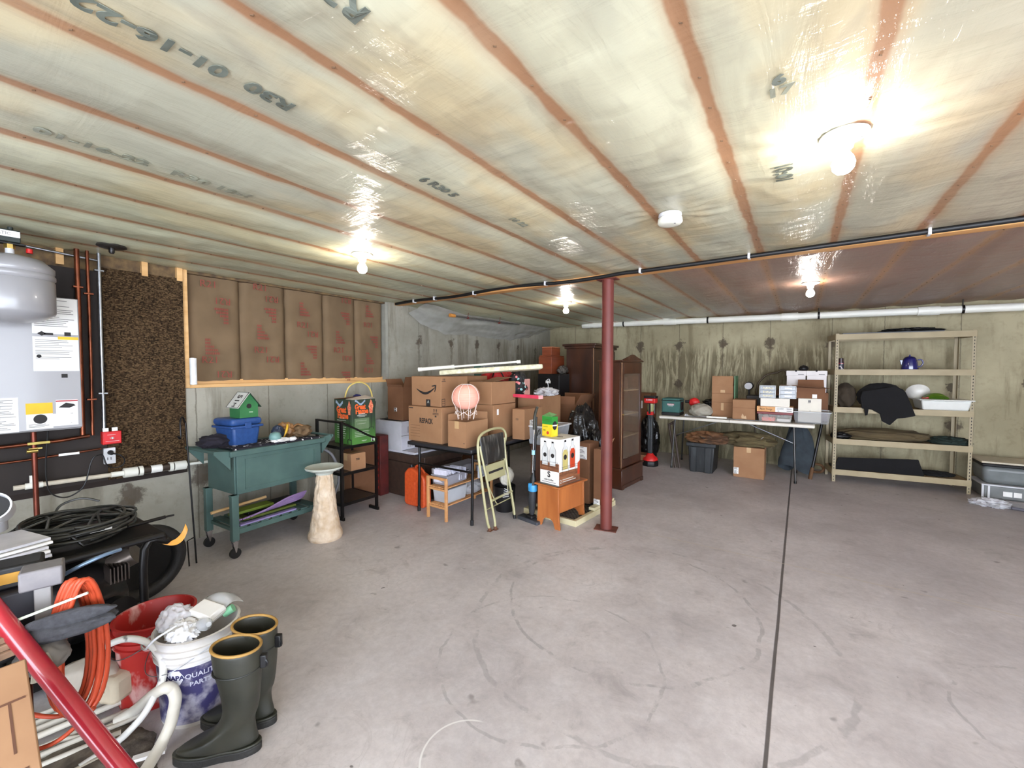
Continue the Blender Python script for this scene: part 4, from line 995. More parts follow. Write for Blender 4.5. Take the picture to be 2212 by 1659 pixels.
S('wire_hook', MB().tube(smooth([(0, 0, 0), (.02, 0, .06), (.0, 0, .12), (.03, 0, .14), (.04, 0, .11)]), .004, 6), WHITE, 'white curled wire sticking up from the clear plastic bag', 'wire', (-2.50, 4.34, 1.22))

# padded board and white tube on the very top
t = T('ironing_board', 'pale padded ironing board lying on top of the highest cartons', 'ironing board', (-3.05, 3.10, 1.425), rot=(R(3.5), R(-3), R(37-90)))
pl = []
Lb = 1.05
for k in range(25):
    a = -PI/2+PI*k/24; pl.append((.17*math.sin(a), .0+.05-.17*math.cos(a)*.9))
pl = [(-.06, 0.0), (-.11, .08), (-.15, .25), (-.16, .50), (-.16, Lb-.04), (-.14, Lb), (.14, Lb), (.16, Lb-.04), (.16, .50), (.15, .25), (.11, .08), (.06, 0)]
MB().prism(pl, -.012, .035, 'z').build('padded_top', mat('speckled_cover', (188, 182, 150), .8, c2=(220, 216, 190), scale=22), t, .012, seg=3)
t = T('white_tube', 'long white plastic tube lying on top of the ironing board', 'tube', (-3.27, 3.02, 1.475), rot=(R(4.4), 0, R(-57)))
MB().cyl((0, 0, 0), (0, .36, 0), .019).build('sleeve', PVC, t)
MB().cyl((0, .34, 0), (0, 1.04, .0), .011).build('inner_tube', PVC, t)
MB().cyl((0, -.008, 0), (0, .03, 0), .022).build('collar', PVC, t)
MB().cyl((0, .34, 0), (0, .37, 0), .022).build('collar', PVC, t)
MB().cyl((0, 1.02, 0), (0, 1.06, 0), .018).build('end_knob', PVC, t)
t = T('crate_clip_box', 'small green and clear plastic case standing behind the ironing board', 'case', (-3.60, 4.30, 1.30))
MB().box(0, .12, 0, .10, 0, .225).build('green_case', mat('sea_green', (70, 110, 100), .5), t, .004)
MB().box(.125, .33, 0, .10, 0, .22).build('clear_case', mat('grey_clear', (96, 108, 114), .3), t, .004)
MB().box(.125, .33, -.003, 0, .215, .222).box(.125, .33, -.003, 0, .16, .165).box(.17, .175, -.003, 0, 0, .22).box(.32, .33, -.003, 0, 0, .22).build('white_edges', WHITE, t)
S('cardboard_box', MB().box(-.42, .0, -.02, .30, 0, 1.298), CARD_D, 'tall dark carton stack behind the smile carton under the green case', 'box', (-3.345, 4.26, 0))

# =====================================================================================
#             FOLDING CHAIR, SHOE RACK, VACUUM, BENCH AND NEIGHBOURS
# =====================================================================================
CREAM = mat('olive_cream_enamel', (164, 158, 118), .4, c2=(176, 170, 130), scale=5, coat=.2)
t = T('folding_chair', 'folded pale olive metal chair with black seat leaning on the black table', 'chair', (-2.315, 3.16, 0), rot=(0, R(-7), R(3)))
A = smooth([(0, -.19, .02), (0, -.215, .12), (0, -.235, .45), (0, -.245, .72), (0, -.225, .83), (0, -.16, .885), (0, 0, .91), (0, .16, .90), (0, .225, .86), (0, .235, .80), (-.01, .20, .72), (-.01, .17, .6)], 5)
MB().tube(A, .0125, 10).build('front_frame', CREAM, t)
MB().tube(smooth([(.03, -.14, .02), (.03, -.145, .14), (.02, -.19, .5), (.0, -.215, .78)], 5), .011, 10).build('rear_leg', CREAM, t)
MB().tube(smooth([(.03, .20, .02), (.03, .20, .14), (.02, .17, .5), (.0, .20, .80)], 5), .011, 10).build('rear_leg', CREAM, t)
MB().tube(smooth([(.0, .24, .03), (.0, .235, .14), (.0, .20, .45), (.0, .17, .6)], 5), .0125, 10).build('front_leg', CREAM, t)
VIN = mat('black_vinyl', (36, 34, 32), .35, c2=(120, 116, 108), scale=5, stretch=(1, 5, .8), lo=.52, hi=.72, coat=.5, bump=.3)
MB().box(-.012, .012, -.205, .185, .60, .86).build('seat_pad', VIN, t, .008, seg=3)
MB().box(-.004, .008, -.165, .155, .44, .59).build('back_panel', CREAM, t, .003)
MB().box(.008, .0095, -.125, .115, .505, .527).build('handle_slot', INK, t)
MB().cyl((.03, -.15, .27), (.03, .20, .27), .011).build('stretcher', CREAM, t)
MB().cyl((.0, -.225, .20), (.0, .235, .20), .005).build('thin_stretcher', CREAM, t)
MB().tube([(.02, -.19, .45), (.035, -.10, .24), (.035, -.08, .22)], .005, 6).tube([(.02, .17, .45), (.035, .11, .26)], .005, 6).build('hinge_brace', CREAM, t)
RUST = mat('rusted_foot', (92, 56, 36), .8, var=.3)
for p in ((0, -.19), (.03, -.14)): MB().cyl((p[0], p[1], .0), (p[0], p[1], .03), .016).box(p[0]-.02, p[0]+.02, p[1]-.02, p[1]+.02, -.002, .006).build('rusted_foot', RUST, t)
for p in ((.0, .24), (.03, .20)): MB().cyl((p[0], p[1], .0), (p[0], p[1], .035), .015).build('rubber_foot', BLACK, t)
tt = MB()
for k in range(5): tt.cyl((.045, .05-.01*k, .33-.018*k), (.05, .105+.0*k, .30-.014*k), .003, n=6)
tt.build('white_tie', WHITE, t)

WOODY = mat('light_bamboo', (188, 132, 82), .55, c2=(204, 150, 98), scale=3, stretch=(6, .8, 6))
t = T('shoe_rack', 'small light wooden shoe rack under the black folding table', 'shoe rack', (-3.05, 2.90, 0))
for y in (0, .72):
    for x in (0, .245): MB().box(x, x+.025, y, y+.025, 0, .42 if x == 0 else .40).build('leg', WOODY, t, .003)
    MB().box(.0, .27, y+.004, y+.021, .395, .42).box(.02, .25, y+.004, y+.021, .29, .31).box(.02, .25, y+.004, y+.021, .115, .135).build('end_rail', WOODY, t, .002)
for z in (.31, .135):
    for k in range(6): MB().box(.022+k*.038, .022+k*.038+.030, .02, .73, z, z+.012).build('slat', WOODY, t, .002)
t = T('paper_basket', 'grey plastic basket full of papers on the shoe rack top shelf', 'basket', (-2.82, 2.96, .323), 3)
MB().taper(-.20, 0, 0, .34, 0, .10, .015).build('basket', mat('grey_plastic', (150, 148, 156), .5, var=.06), t, .01)
MB().box(-.21, .008, -.008, .348, .092, .104).build('basket_rim', mat('grey_plastic', (0, 0, 0)), t, .003)
r = random.Random(5)
for k in range(9): MB().box(-.18+.004*k, -.02, .015+k*.034, .020+k*.034, .03, .14+.025*r.random(), Matrix.Rotation(R(r.uniform(-8, 8)), 4, 'Z')).build('paper', mat('lilac_paper', (204, 202, 216), .7, var=.08, scale=40), t)
t = T('storage_bin', 'translucent white bin on the lower shelf of the shoe rack', 'bin', (-2.82, 2.96, .148))
MB().taper(-.21, 0, 0, .30, 0, .14, .015).build('tub', FROST, t, .01)
S('storage_bin', MB().taper(-.20, 0, 0, .62, 0, .40, .02), mat('milky_bin', (190, 188, 194), .4, alpha=.9), 'tall milky plastic bin on the floor left of the shoe rack', 'bin', (-3.09, 3.20, 0), bevel=.01)
t = T('bottle_bag', 'clear plastic bag of small bottles on the lower shelf of the shoe rack', 'bag', (-2.92, 3.42, .148))
MB().blob((0, 0, .06), (.09, .14, .07), .2, 2, 4, 24, flat=0).build('bag_film', mat('bag_white', (170, 168, 170), .3, alpha=.8), t)
S('gift_bag', MB().taper(0, .03, 0, .17, 0, .13, .0), mat('printed_white', (186, 190, 200), .6, c2=(90, 96, 110), scale=18, lo=.6, hi=.65), 'small white printed bag at the right end of the shoe rack top', 'bag', (-2.80, 3.40, .323), 10)
t = T('flower_bucket', 'black bucket with white rim stripe on floor behind the folding chair', 'bucket', (-2.53, 3.52, 0))
MB().lathe([(0, 0), (.095, 0), (.10, .01), (.112, .26), (.108, .26), (.098, .02), (0, .02)], n=28).build('bucket', BLACK, t)
MB().lathe([(.0975, .045), (.1005, .045), (.1012, .055), (.098, .055)], n=28).build('white_stripe', WHITE, t)
S('cloth_bundle', MB().blob((0, 0, .09), (.05, .10, .09), .1, 2, 4, 24, flat=0), mat('off_white_cloth', (206, 200, 186), .9), 'off-white rounded bundle on the black bucket behind the chair', 'bundle', (-2.52, 3.54, .263))
t = T('wood_cabinet', 'dark brown wooden side cabinet standing under the clear tub', 'cabinet', (-2.09, 3.74, 0))
WALN = mat('walnut', (70, 42, 30), .55, c2=(88, 54, 38), scale=2.5, stretch=(5, 5, .7))
MB().box(-.26, 0, 0, .40, 0, .66).build('body', WALN, t, .004)
MB().box(-.27, .008, -.008, .408, .66, .678).build('top_board', WALN, t, .003)
t = T('clear_tub', 'clear plastic tub of papers on the dark wooden cabinet', 'tub', (-2.08, 3.71, .680))
MB().taper(-.31, 0, 0, .42, 0, .20, .025).build('tub', mat('tub_plastic', (190, 194, 200), .25, alpha=.55), t, .012)
MB().box(-.325, .012, -.012, 0.005, .19, .205).box(-.325, .012, .415, .432, .19, .205).box(-.325, -.308, -.012, .432, .19, .205).box(-.005, .012, -.012, .432, .19, .205).build('tub_rim', mat('tub_rim_plastic', (206, 208, 212), .3), t, .003)
MB().blob((-.16, .2, .07), (.11, .16, .07), .2, 2, 5, 20, flat=.01).build('contents', mat('mixed_papers', (176, 172, 166), .8, c2=(110, 104, 96), scale=14), t)

VG = mat('dark_smoky_plastic', (46, 48, 52), .25, var=.15, coat=.4)
t = T('stick_vacuum', 'upright stick vacuum with blue ring and chrome pole beside wooden bench', 'vacuum', (-2.13, 3.41, 0), rot=(0, R(2.5), R(-8)))
MB().box(-.135, .125, -.07, .03, .0, .035).build('floor_head', mat('charcoal', (58, 60, 66), .4), t, .012, seg=3)
MB().box(-.04, .04, -.05, .03, .035, .065).build('head_joint', BLACK, t, .01)
MB().lathe([(0, .06), (.022, .06), (.03, .10), (.038, .16), (.042, .24), (.042, .30), (0, .30)], n=24).build('dust_cup', VG, t)
MB().lathe([(0, .30), (.044, .30), (.046, .33), (.040, .36), (0, .36)], n=24).box(-.012, .012, -.055, -.03, .34, .38).build('blue_ring', mat('sky_blue', (60, 142, 196), .4), t)
MB().lathe([(0, .36), (.034, .36), (.030, .42), (.018, .46), (.016, .50), (0, .50)], n=20).build('motor_body', BLACK, t)
MB().cyl((0, -.012, .48), (0, -.012, .92), .0085).build('pole', CHROME, t)
MB().cyl((0, .014, .40), (0, .014, 1.02), .012).build('rear_tube', BLACK, t)
MB().cyl((0, -.012, .655), (0, -.012, .70), .017).build('pole_clip', mat('pale_blue', (150, 196, 214), .4), t)
MB().tube(smooth([(0, -.012, .90), (.0, -.012, .95), (.004, -.012, 1.04), (.022, -.012, 1.10), (.03, -.012, 1.12)]), .014, 8).build('handle', mat('dark_olive_grip', (52, 50, 42), .5), t)
MB().tube([(.03, .0, .84), (.045, 0, .90), (.06, 0, .91), (.065, 0, .87), (.05, 0, .86)], .005, 6).build('cord_hook', BLACK, t)

OAK = mat('orange_oak', (158, 88, 40), .45, c2=(182, 108, 54), scale=2.2, stretch=(5, 5, .7), coat=.2)
t = T('wooden_bench', 'small orange oak bench chest carrying the white bottle carton', 'bench', (-1.785, 3.325, 0), -9)
bw, bd = .275, .44
def endp(y0):
    MB().prism([(-bw, 0), (-bw+.055, 0), (-bw+.075, .06), (-bw+.11, .085), (-.11, .085), (-.075, .06), (-.055, 0), (0, 0), (-.012, .10), (-.016, .38), (-bw+.016, .38), (-bw+.012, .10)], y0, y0+.02, 'y').build('end_panel', OAK, t, .002)
endp(.01); endp(bd-.03)
MB().box(-.036, -.018, .03, bd-.03, .15, .38).build('side_panel', OAK, t, .002)
MB().box(-bw+.018, -bw+.036, .03, bd-.03, .15, .38).build('side_panel', OAK, t, .002)
MB().box(-bw+.036, -.036, .03, bd-.03, .15, .165).build('bottom_panel', OAK, t)
MB().box(-bw-.012, .012, -.012, bd+.01, .382, .400).build('top_board', OAK, t, .005)
S('metal_tray', MB().box(-.235, 0, 0, .36, 0, .006), mat('dull_tin', (116, 118, 116), .3, metal=.5, c2=(84, 84, 80), scale=8), 'thin dull grey metal sheet between the bench top and the bottle carton', 'tray', (-1.80, 3.33, .401), -9)
WBX = mat('white_printed_carton', (224, 220, 214), .5, var=.03)
t = T('bottle_carton', 'white carton printed with glass bottles on the wooden bench', 'box', (-1.795, 3.345, .408), -9)
w2, d2, h2 = .225, .33, .425
MB().box(-w2, 0, 0, d2, 0, h2).build('carton', WBX, t, .003)
BR = mat('brown_wood_print', (150, 96, 62), .6, c2=(96, 56, 36), scale=6, stretch=(1, 1, 6))
YB = mat('yellow_oil_print', (196, 180, 110), .6); RB = mat('red_oil_print', (188, 62, 26), .6); OUT = mat('grey_outline', (96, 90, 86), .6); GLS = mat('pale_glass_print', (206, 206, 204), .5)
def dec(face, poly, m, name, lv):
    e = .0006*lv
    if face == 'F': MB().prism(poly, -.0006-e, -.0002-e+.0004, 'y').build(name, m, t)
    else: MB().prism(poly, .0002+e-.0004, .0006+e, 'x').build(name, m, t)
def bottle(cx, z0, s, fill, face):
    def pl(k): return [(cx-.035*s*k, z0), (cx+.035*s*k, z0), (cx+.037*s*k, z0+.14*s), (cx+.028*s*k, z0+.175*s), (cx+.013*s*k, z0+.19*s), (cx+.013*s*k, z0+.235*s), (cx-.013*s*k, z0+.235*s), (cx-.013*s*k, z0+.19*s), (cx-.028*s*k, z0+.175*s), (cx-.037*s*k, z0+.14*s)]
    dec(face, pl(1.08), OUT, 'bottle_outline', 1); dec(face, pl(.97), GLS, 'bottle_picture', 2)
    if fill: dec(face, [(cx-.033*s, z0), (cx+.033*s, z0), (cx+.034*s, z0+.135*s), (cx+.02*s, z0+.16*s), (cx-.02*s, z0+.16*s), (cx-.034*s, z0+.135*s)], fill, 'oil_picture', 3)
    dec(face, [(cx+.022*s*math.cos(k*PI/4+.39), z0+.10*s+.022*s*math.sin(k*PI/4+.39)) for k in range(8)], INK, 'round_label', 4)
    dec(face, [(cx-.012*s, z0+.222*s), (cx+.012*s, z0+.222*s), (cx+.012*s, z0+.238*s), (cx-.012*s, z0+.238*s)], INK, 'bottle_cap', 4)
dec('F', [(-w2, .125), (0, .125), (0, .20), (-w2, .205)], BR, 'wood_print', 1)
dec('R', [(0, 0), (d2, 0), (d2, .115), (0, .125)], BR, 'wood_print', 1)
bottle(-.165, .175, .95, None, 'F'); bottle(-.075, .175, .95, None, 'F')
bottle(.09, .14, 1.15, YB, 'R'); bottle(.205, .14, 1.15, RB, 'R')
dec('R', [(.29, .06), (.325, .06), (.325, .19), (.29, .17)], RB, 'red_picture', 2)
mb = MB()
for z in (.21, .185, .165): mb.box(-.215, -.01, -.0042, -.0036, z, z+.002)
for x in (-.205, -.12, -.02): mb.box(x, x+.002, -.0042, -.0036, .14, .215)
mb.build('wire_rack_picture', INK, t)
mb = MB()
for z in (.165, .145, .12): mb.box(.0036, .0042, .03, .30, z, z+.002)
for x in (.05, .14, .25): mb.box(.0036, .0042, x, x+.002, .10, .17)
mb.build('wire_rack_picture', INK, t)
textmesh('S', .075, 'printed_text', INK, t, (-.118, -.0016, .088), FR, bold=.002)
textmesh('style bottles', .022, 'printed_text', INK, t, (-.118, -.0016, .040), FR)
textmesh('2', .05, 'printed_text', WP, t, (.0018, .025, .035), RT)
lines([(.05, .26, .025, .032), (.05, .22, .045, .052)], 'R', WP, 'printed_words', t); lines([(-.20, -.04, .015, .020)], 'F', INKG, 'printed_words', t)
MB().prism([(-.14, .14), (-.11, .12), (-.07, .15), (-.09, .18), (-.13, .17)], h2, h2+.0012, 'z').build('top_logo', INKG, t)
t = T('plant_food_box', 'green and yellow box with round black emblem on the bottle carton', 'box', (-1.925, 3.435, .836), -14)
MB().box(-.125, 0, 0, .085, 0, .115).build('yellow_half', mat('bright_yellow', (236, 200, 30), .45, c2=(240, 210, 60), scale=18), t)
MB().box(-.125, 0, 0, .085, .115, .19).build('green_half', mat('bright_green', (48, 140, 56), .45), t)
MB().quad([(-.125, 0, .191), (0, 0, .191), (-.01, .085, .205), (-.11, .085, .22)], .003).build('top_flap', mat('mid_green', (100, 160, 90), .5), t)
dec_t = t
MB().prism([(.043+.030*math.cos(a), .105+.042*math.sin(a)) for a in [2*PI*k/20 for k in range(20)]], 0, .0014, 'x').build('emblem', INK, t)
MB().box(.001, .0022, .012, .074, .10, .112).build('emblem_band', WHITE, t)
MB().prism([(-.05+.016*math.cos(a), .035+.016*math.sin(a)) for a in [2*PI*k/12 for k in range(12)]], -.0014, 0, 'y').build('flower_picture', mat('rose_print', (206, 70, 60), .5), t)
lines([(-.11, -.03, .145, .150), (-.11, -.04, .16, .165), (-.11, -.05, .09, .094), (-.11, -.08, .06, .064), (-.11, -.08, .05, .054)], 'F', mat('green_print', (60, 110, 40), .6), 'printed_words', t)

PINE = mat('cream_wood', (206, 196, 160), .6, c2=(190, 178, 140), scale=4)
t = T('lattice_frame', 'cream wooden frame with dark lattice lying on the floor behind the bench', 'frame', (-1.70, 3.50, 0), -5)
MB().box(-.62, 0, 0, .035, .0, .055).build('front_rail', PINE, t, .003)
MB().box(-.04, 0, .035, .80, .0, .055).build('side_rail', PINE, t, .003)
MB().box(-.62, -.58, .035, .80, .0, .055).build('side_rail', PINE, t, .003)
MB().box(-.62, 0, .80, .83, .0, .055).build('back_rail', PINE, t, .003)
mb = MB()
for k in range(-9, 16):
    for s_ in (1, -1):
        p = []
        x0 = -.58+k*.045
        for q in range(0, 41):
            x = x0+s_*q*.019 if s_ > 0 else (x0+.4)-q*.019
            y = .035+q*.019
            if -.58 <= x <= -.04 and y <= .80: p.append((x, y, .03+(.006 if s_ > 0 else 0)))
        if len(p) > 2: mb.tube([p[0], p[-1]], .004, 4)
mb.build('lattice', mat('dark_lattice', (56, 48, 40), .6), t)
t = T('wood_strip', 'short cream wooden rail lying on the lattice frame near the post', 'rail', (-1.70, 3.86, .057), -5)
MB().box(-.035, .03, 0, .44, 0, .03).build('rail', PINE, t, .003)

t = cbox('tall flat carton with barcode labels between the bench and the red post', (-1.80, 4.02), -6, .14, .20, .058, .70, CARD_D, tape=None)
barcode(-.13, -.03, .47, .60, 'F', t, 8)
t = cbox('narrow upright carton with a white label near its foot by the red post', (-1.655, 3.98), -6, .085, .22, .0, .66, CARD_D, tape=None)
barcode(-.08, -.01, .03, .14, 'F', t, 9); MB().quad([(0, .01, .66), (0, .2, .66), (.05, .19, .76), (.05, .02, .74)], .003).build('flap', CARD, t)
TRB = mat('black_bin_liner', (14, 13, 14), .22, c2=(24, 22, 23), scale=5, bump=.9, bscale=22)
S('trash_bag', MB().blob((0, 0, .42), (.22, .23, .60), .10, 2.2, 3, 40, flat=0), TRB, 'big full black bin bag left of the red post', 'trash bag', (-2.14, 4.56, 0))
S('trash_bag', MB().blob((0, 0, .36), (.15, .13, .40), .12, 2.6, 11, 36, flat=0), TRB, 'smaller black bin bag just left of the red steel post', 'trash bag', (-1.87, 4.36, 0))
t = cbox('dark carton standing on the floor under the open carton by the bin bags', (-2.32, 4.75), 0, .42, .50, 0, .80, CARD_D, tape=None)
t = cbox('open carton with raised flaps behind the green and yellow box', (-2.33, 4.76), 0, .40, .48, .805, 1.03, CARD_D, tape=None, flaps=[('front', .10, 100), ('right', .14, 60), ('back', .12, 95)])

# ---- file cabinet with wooden boxes, wardrobe, display cabinet ----
FCB = mat('black_file_metal', (20, 18, 19), .45, var=.15)
t = T('file_cabinet', 'tall black four drawer file cabinet with white label holder', 'file cabinet', (-3.01, 5.60, 0))
MB().box(-.385, 0, .012, .34, 0, 1.40).build('body', FCB, t, .004)
for k in range(4):
    z = .04+k*.34; d_ = MB().box(-.375, -.01, 0, .012, z, z+.325).build('drawer', FCB, t, .003)
    MB().box(-.235, -.15, -.006, 0, z+.20, z+.24).build('label_holder', PAPER if k == 3 else FCB, d_)
    MB().box(-.23, -.155, -.025, -.0, z+.265, z+.28).build('handle', BLKMET, d_)
CHW = mat('reddish_wood', (134, 66, 36), .5, c2=(112, 52, 30), scale=3, stretch=(1, 1, 5), coat=.15)
t = T('wooden_chest', 'reddish brown wooden chest on top of the black file cabinet', 'chest', (-3.17, 5.65, 1.402))
MB().box(-.235, 0, 0, .42, 0, .265).build('body', CHW, t, .003); MB().box(-.22, -.01, -.0, .43, .268, .29).build('lid', CHW, t, .003)
t = T('wooden_chest', 'small reddish brown wooden box at the very top of the stack', 'chest', (-3.20, 5.70, 1.695))
MB().box(-.17, 0, 0, .28, 0, .115).build('body', CHW, t, .003); MB().box(-.172, .002, -.002, .282, .118, .135).build('lid', mat('pale_red_wood', (178, 112, 78), .5), t, .003)
S('grey_bag', MB().blob((0, 0, .06), (.07, .11, .065), .2, 2.2, 3, 22, flat=0), mat('grey_bin_bag', (62, 58, 56), .35, c2=(96, 92, 88), bump=.4), 'dark grey crumpled bag on the file cabinet right of the chest', 'bag', (-3.09, 5.86, 1.402))

WRD = mat('dark_wardrobe_wood', (76, 42, 25), .4, c2=(42, 22, 14), scale=2.2, stretch=(2.2, 2.2, .6), coat=.25, detail=6)
t = T('wardrobe', 'tall dark brown wooden wardrobe with flat cornice against the back wall', 'wardrobe', (-2.615, 5.98, 0))
MB().box(-.47, -.02, 0, .90, .06, 1.80).build('body', WRD, t, .004)
MB().box(-.47, -.02, .0, .90, 0, .06).build('plinth', WRD, t, .003)
MB().box(-.52, .045, -.05, .94, 1.84, 1.875).box(-.495, .02, -.025, .92, 1.80, 1.84).build('cornice', WRD, t, .006)
for y0, y1 in ((.02, .44), (.46, .88)):
    d_ = MB().box(-.02, 0, y0, y1, .09, 1.77).build('door', WRD, t, .004)
    MB().box(0, .004, y0+.06, y1-.06, .2, 1.65).build('door_panel', WRD, d_, .002)
    MB().cyl((0, y1-.03 if y0 < .2 else y0+.03, .95), (.02, y1-.03 if y0 < .2 else y0+.03, .95), .008).build('knob', BRASS, d_)
MB().cyl((-.008, .005, .06), (-.008, .005, 1.8), .008).build('corner_moulding', mat('worn_edge', (132, 96, 66), .5), t)

DSP = mat('display_wood', (78, 42, 24), .35, c2=(54, 28, 17), scale=2.5, stretch=(2.5, 2.5, .6), coat=.3)
t = T('display_cabinet', 'tall brown display cabinet with glass door right of the red post', 'cabinet', (-1.785, 4.92, 0), -5)
w3, d3 = .31, .60
MB().box(-w3, .02, -.02, d3+.02, 0, .235).box(-w3-.005, .03, -.03, d3+.03, .235, .255).build('plinth', DSP, t, .004)
MB().prism([(-.02, 0), (.04, 0), (.06, .035), (d3-.06, .035), (d3-.04, 0), (d3+.02, 0), (d3+.02, .05), (-.02, .05)], .02, .028, 'x').build('foot_apron', DSP, t)
MB().box(-w3, -.022, 0, .02, .255, 1.57).build('side_panel', DSP, t, .003)
MB().box(-w3, -.022, d3-.02, d3, .255, 1.57).build('side_panel', DSP, t, .003)
MB().box(-w3, -w3+.012, .02, d3-.02, .255, 1.57).build('back_panel', mat('mid_brown_panel', (122, 76, 44), .6, c2=(104, 62, 36), scale=3), t)
MB().box(-w3, -.022, 0, d3, 1.555, 1.57).build('ceiling_panel', DSP, t)
for z in (.62, .90, 1.20): MB().box(-w3+.014, -.03, .022, d3-.022, z, z+.015).build('shelf', mat('pale_shelf', (150, 128, 98), .6), t)
MB().box(-w3-.015, .018, -.015, d3+.02, 1.57, 1.59).build('cornice', DSP, t, .004)
cr = [(.0, 1.59)]+[(.03+(d3-.06)*k/24, 1.60+.045*math.sin(PI*k/24)+.018*max(0, math.cos((k-12)/24*PI*2.2))) for k in range(25)]+[(d3, 1.59)]
MB().prism(cr, -.005, .012, 'x').build('carved_crest', DSP, t, .003)
d_ = MB().box(-.02, 0, 0, .055, .26, 1.56).box(-.02, 0, d3-.055, d3, .26, 1.56).box(-.02, 0, .055, d3-.055, .26, .36).box(-.02, 0, .055, d3-.055, 1.42, 1.56).build('door', DSP, t, .003)
MB().box(-.012, -.008, .055, d3-.055, .36, 1.42).build('glass_pane', mat('dark_glass', (150, 130, 110), .04, alpha=.22, coat=1), d_)
MB().cyl((0, .03, .92), (.015, .03, .92), .008).build('knob', BRASS, d_)
MB().cyl((-.002, .002, .26), (-.002, .002, 1.56), .006).build('worn_edge', mat('worn_edge', (0, 0, 0)), t)
S('wooden_board', MB().box(-.12, 0, 0, .12, 0, .45), WALN, 'dark brown board standing inside the display cabinet behind its glass', 'board', (-1.90, 5.32, .918), -5)

# =====================================================================================
#                     WHITE FOLDING TABLE AND BACK WALL THINGS
# =====================================================================================
t = T('tower_light', 'red and black standing work light at the left end of the white table', 'work light', (-1.875, 6.43, 0))
MRD = mat('work_red', (206, 36, 34), .4)
MB().lathe([(0, 0), (.12, 0), (.125, .02), (.125, .075), (.11, .085), (0, .085)], n=8).build('base', BLACK, t, .006)
MB().lathe([(0, .085), (.115, .085), (.115, .12), (.06, .165), (.045, .19), (0, .19)], n=8).build('red_foot', MRD, t)
MB().box(-.035, .035, -.035, .035, .19, .78).build('mast', mat('dark_grey_mast', (52, 54, 56), .45), t, .01)
MB().box(-.01, .0, -.042, -.036, .42, .72).box(.02, .028, -.042, -.036, .42, .72).build('rail', STEEL, t)
MB().box(-.045, .045, -.045, .045, .78, .83).build('red_collar', MRD, t, .006)
MB().lathe([(0, .83), (.04, .83), (.05, .86), (.05, .95), (0, .95)], n=20).build('lens', mat('lens_glass', (170, 170, 120), .15, alpha=.7), t)
for k in range(3): MB().box(-.012, .012, .045, .062, .80, .97, Matrix.Rotation(R(60+120*k), 4, 'Z')).build('guard_bar', BLACK, t)
MB().box(-.085, .085, -.07, .07, .96, 1.035).build('red_head', MRD, t, .012)
MB().box(-.09, .09, -.075, .075, 1.035, 1.07).build('black_top', BLACK, t, .01)
mb = MB()
for k in range(5): mb.box(-.045+.019*k, -.036+.019*k, -.0715, -.0700, 1.00, 1.025)
mb.build('printed_letters', WHITE, t)
t = cbox('carton with white label standing against the back wall behind the work light', (-2.10, 7.20), 0, .30, .34, .0, 1.06, CARD_D, tape=None)
MB().box(-.26, -.14, -.0016, 0, .80, .93).build('label_sticker', PAPER, t)
S('trash_bag', MB().blob((0, 0, .33), (.16, .16, .38), .10, 2.3, 4, 30, flat=0), TRB, 'slim black bin bag between the display cabinet and work light', 'trash bag', (-2.02, 6.85, 0))
S('small_carton', MB().box(-.15, .15, -.12, .12, 0, .16), CARD_D, 'low brown carton on the floor beside the work light foot', 'box', (-2.08, 6.48, 0), bevel=.003)
DKP = mat('brown_pipe', (64, 50, 42), .6)
for (xa, ya, xb, yb, zb, lb) in ((-1.52, 6.45, -1.66, 6.62, .70, 'dark slanted pole leaning behind the work light, left one'), (-1.46, 6.45, -1.58, 6.66, .74, 'dark slanted pole leaning behind the work light, right one')):
    pass
t = T('sawhorse', 'dark folded sawhorse leaning at the left end under the white table', 'sawhorse', (-1.52, 6.50, 0))
MB().tube([(.0, 0, .0), (-.13, .12, .64)], .018, 8).build('leg', DKP, t)
MB().tube([(.06, 0, .0), (-.07, .12, .68)], .018, 8).build('leg', DKP, t)
MB().tube([(-.13, .12, .62), (-.05, .12, .68)], .016, 8).build('top_bar', DKP, t)

WT = .775
t = T('folding_table', 'long white folding table along the back wall covered with things', 'table', (-1.76, 6.45, 0))
MB().box(0, 1.92, 0, .74, .728, .772).build('tabletop', mat('table_white', (222, 216, 204), .45, var=.05), t, .016, seg=3)
MB().box(.955, .960, -.001, .741, .729, .7725).build('fold_seam', INKG, t)
for x0, sg in ((.20, -1), (1.72, 1)):
    for y0 in (.08, .66):
        MB().tube([(x0-sg*.02, y0, .72), (x0+sg*.01, y0-(.06 if y0 < .3 else -.02), .012)], .0125, 10).build('leg', mat('grey_table_leg', (70, 68, 66), .35, metal=.6), t)
        MB().cyl((x0+sg*.01, y0-(.06 if y0 < .3 else -.02), 0), (x0+sg*.01, y0-(.06 if y0 < .3 else -.02), .03), .016).build('foot_cap', BLACK, t)
    MB().cyl((x0, .07, .45), (x0, .67, .45), .009).build('cross_bar', BLKMET, t)
    MB().cyl((x0, .35, .46), (x0-sg*.62, .35, .72), .007).build('brace', STEEL, t)

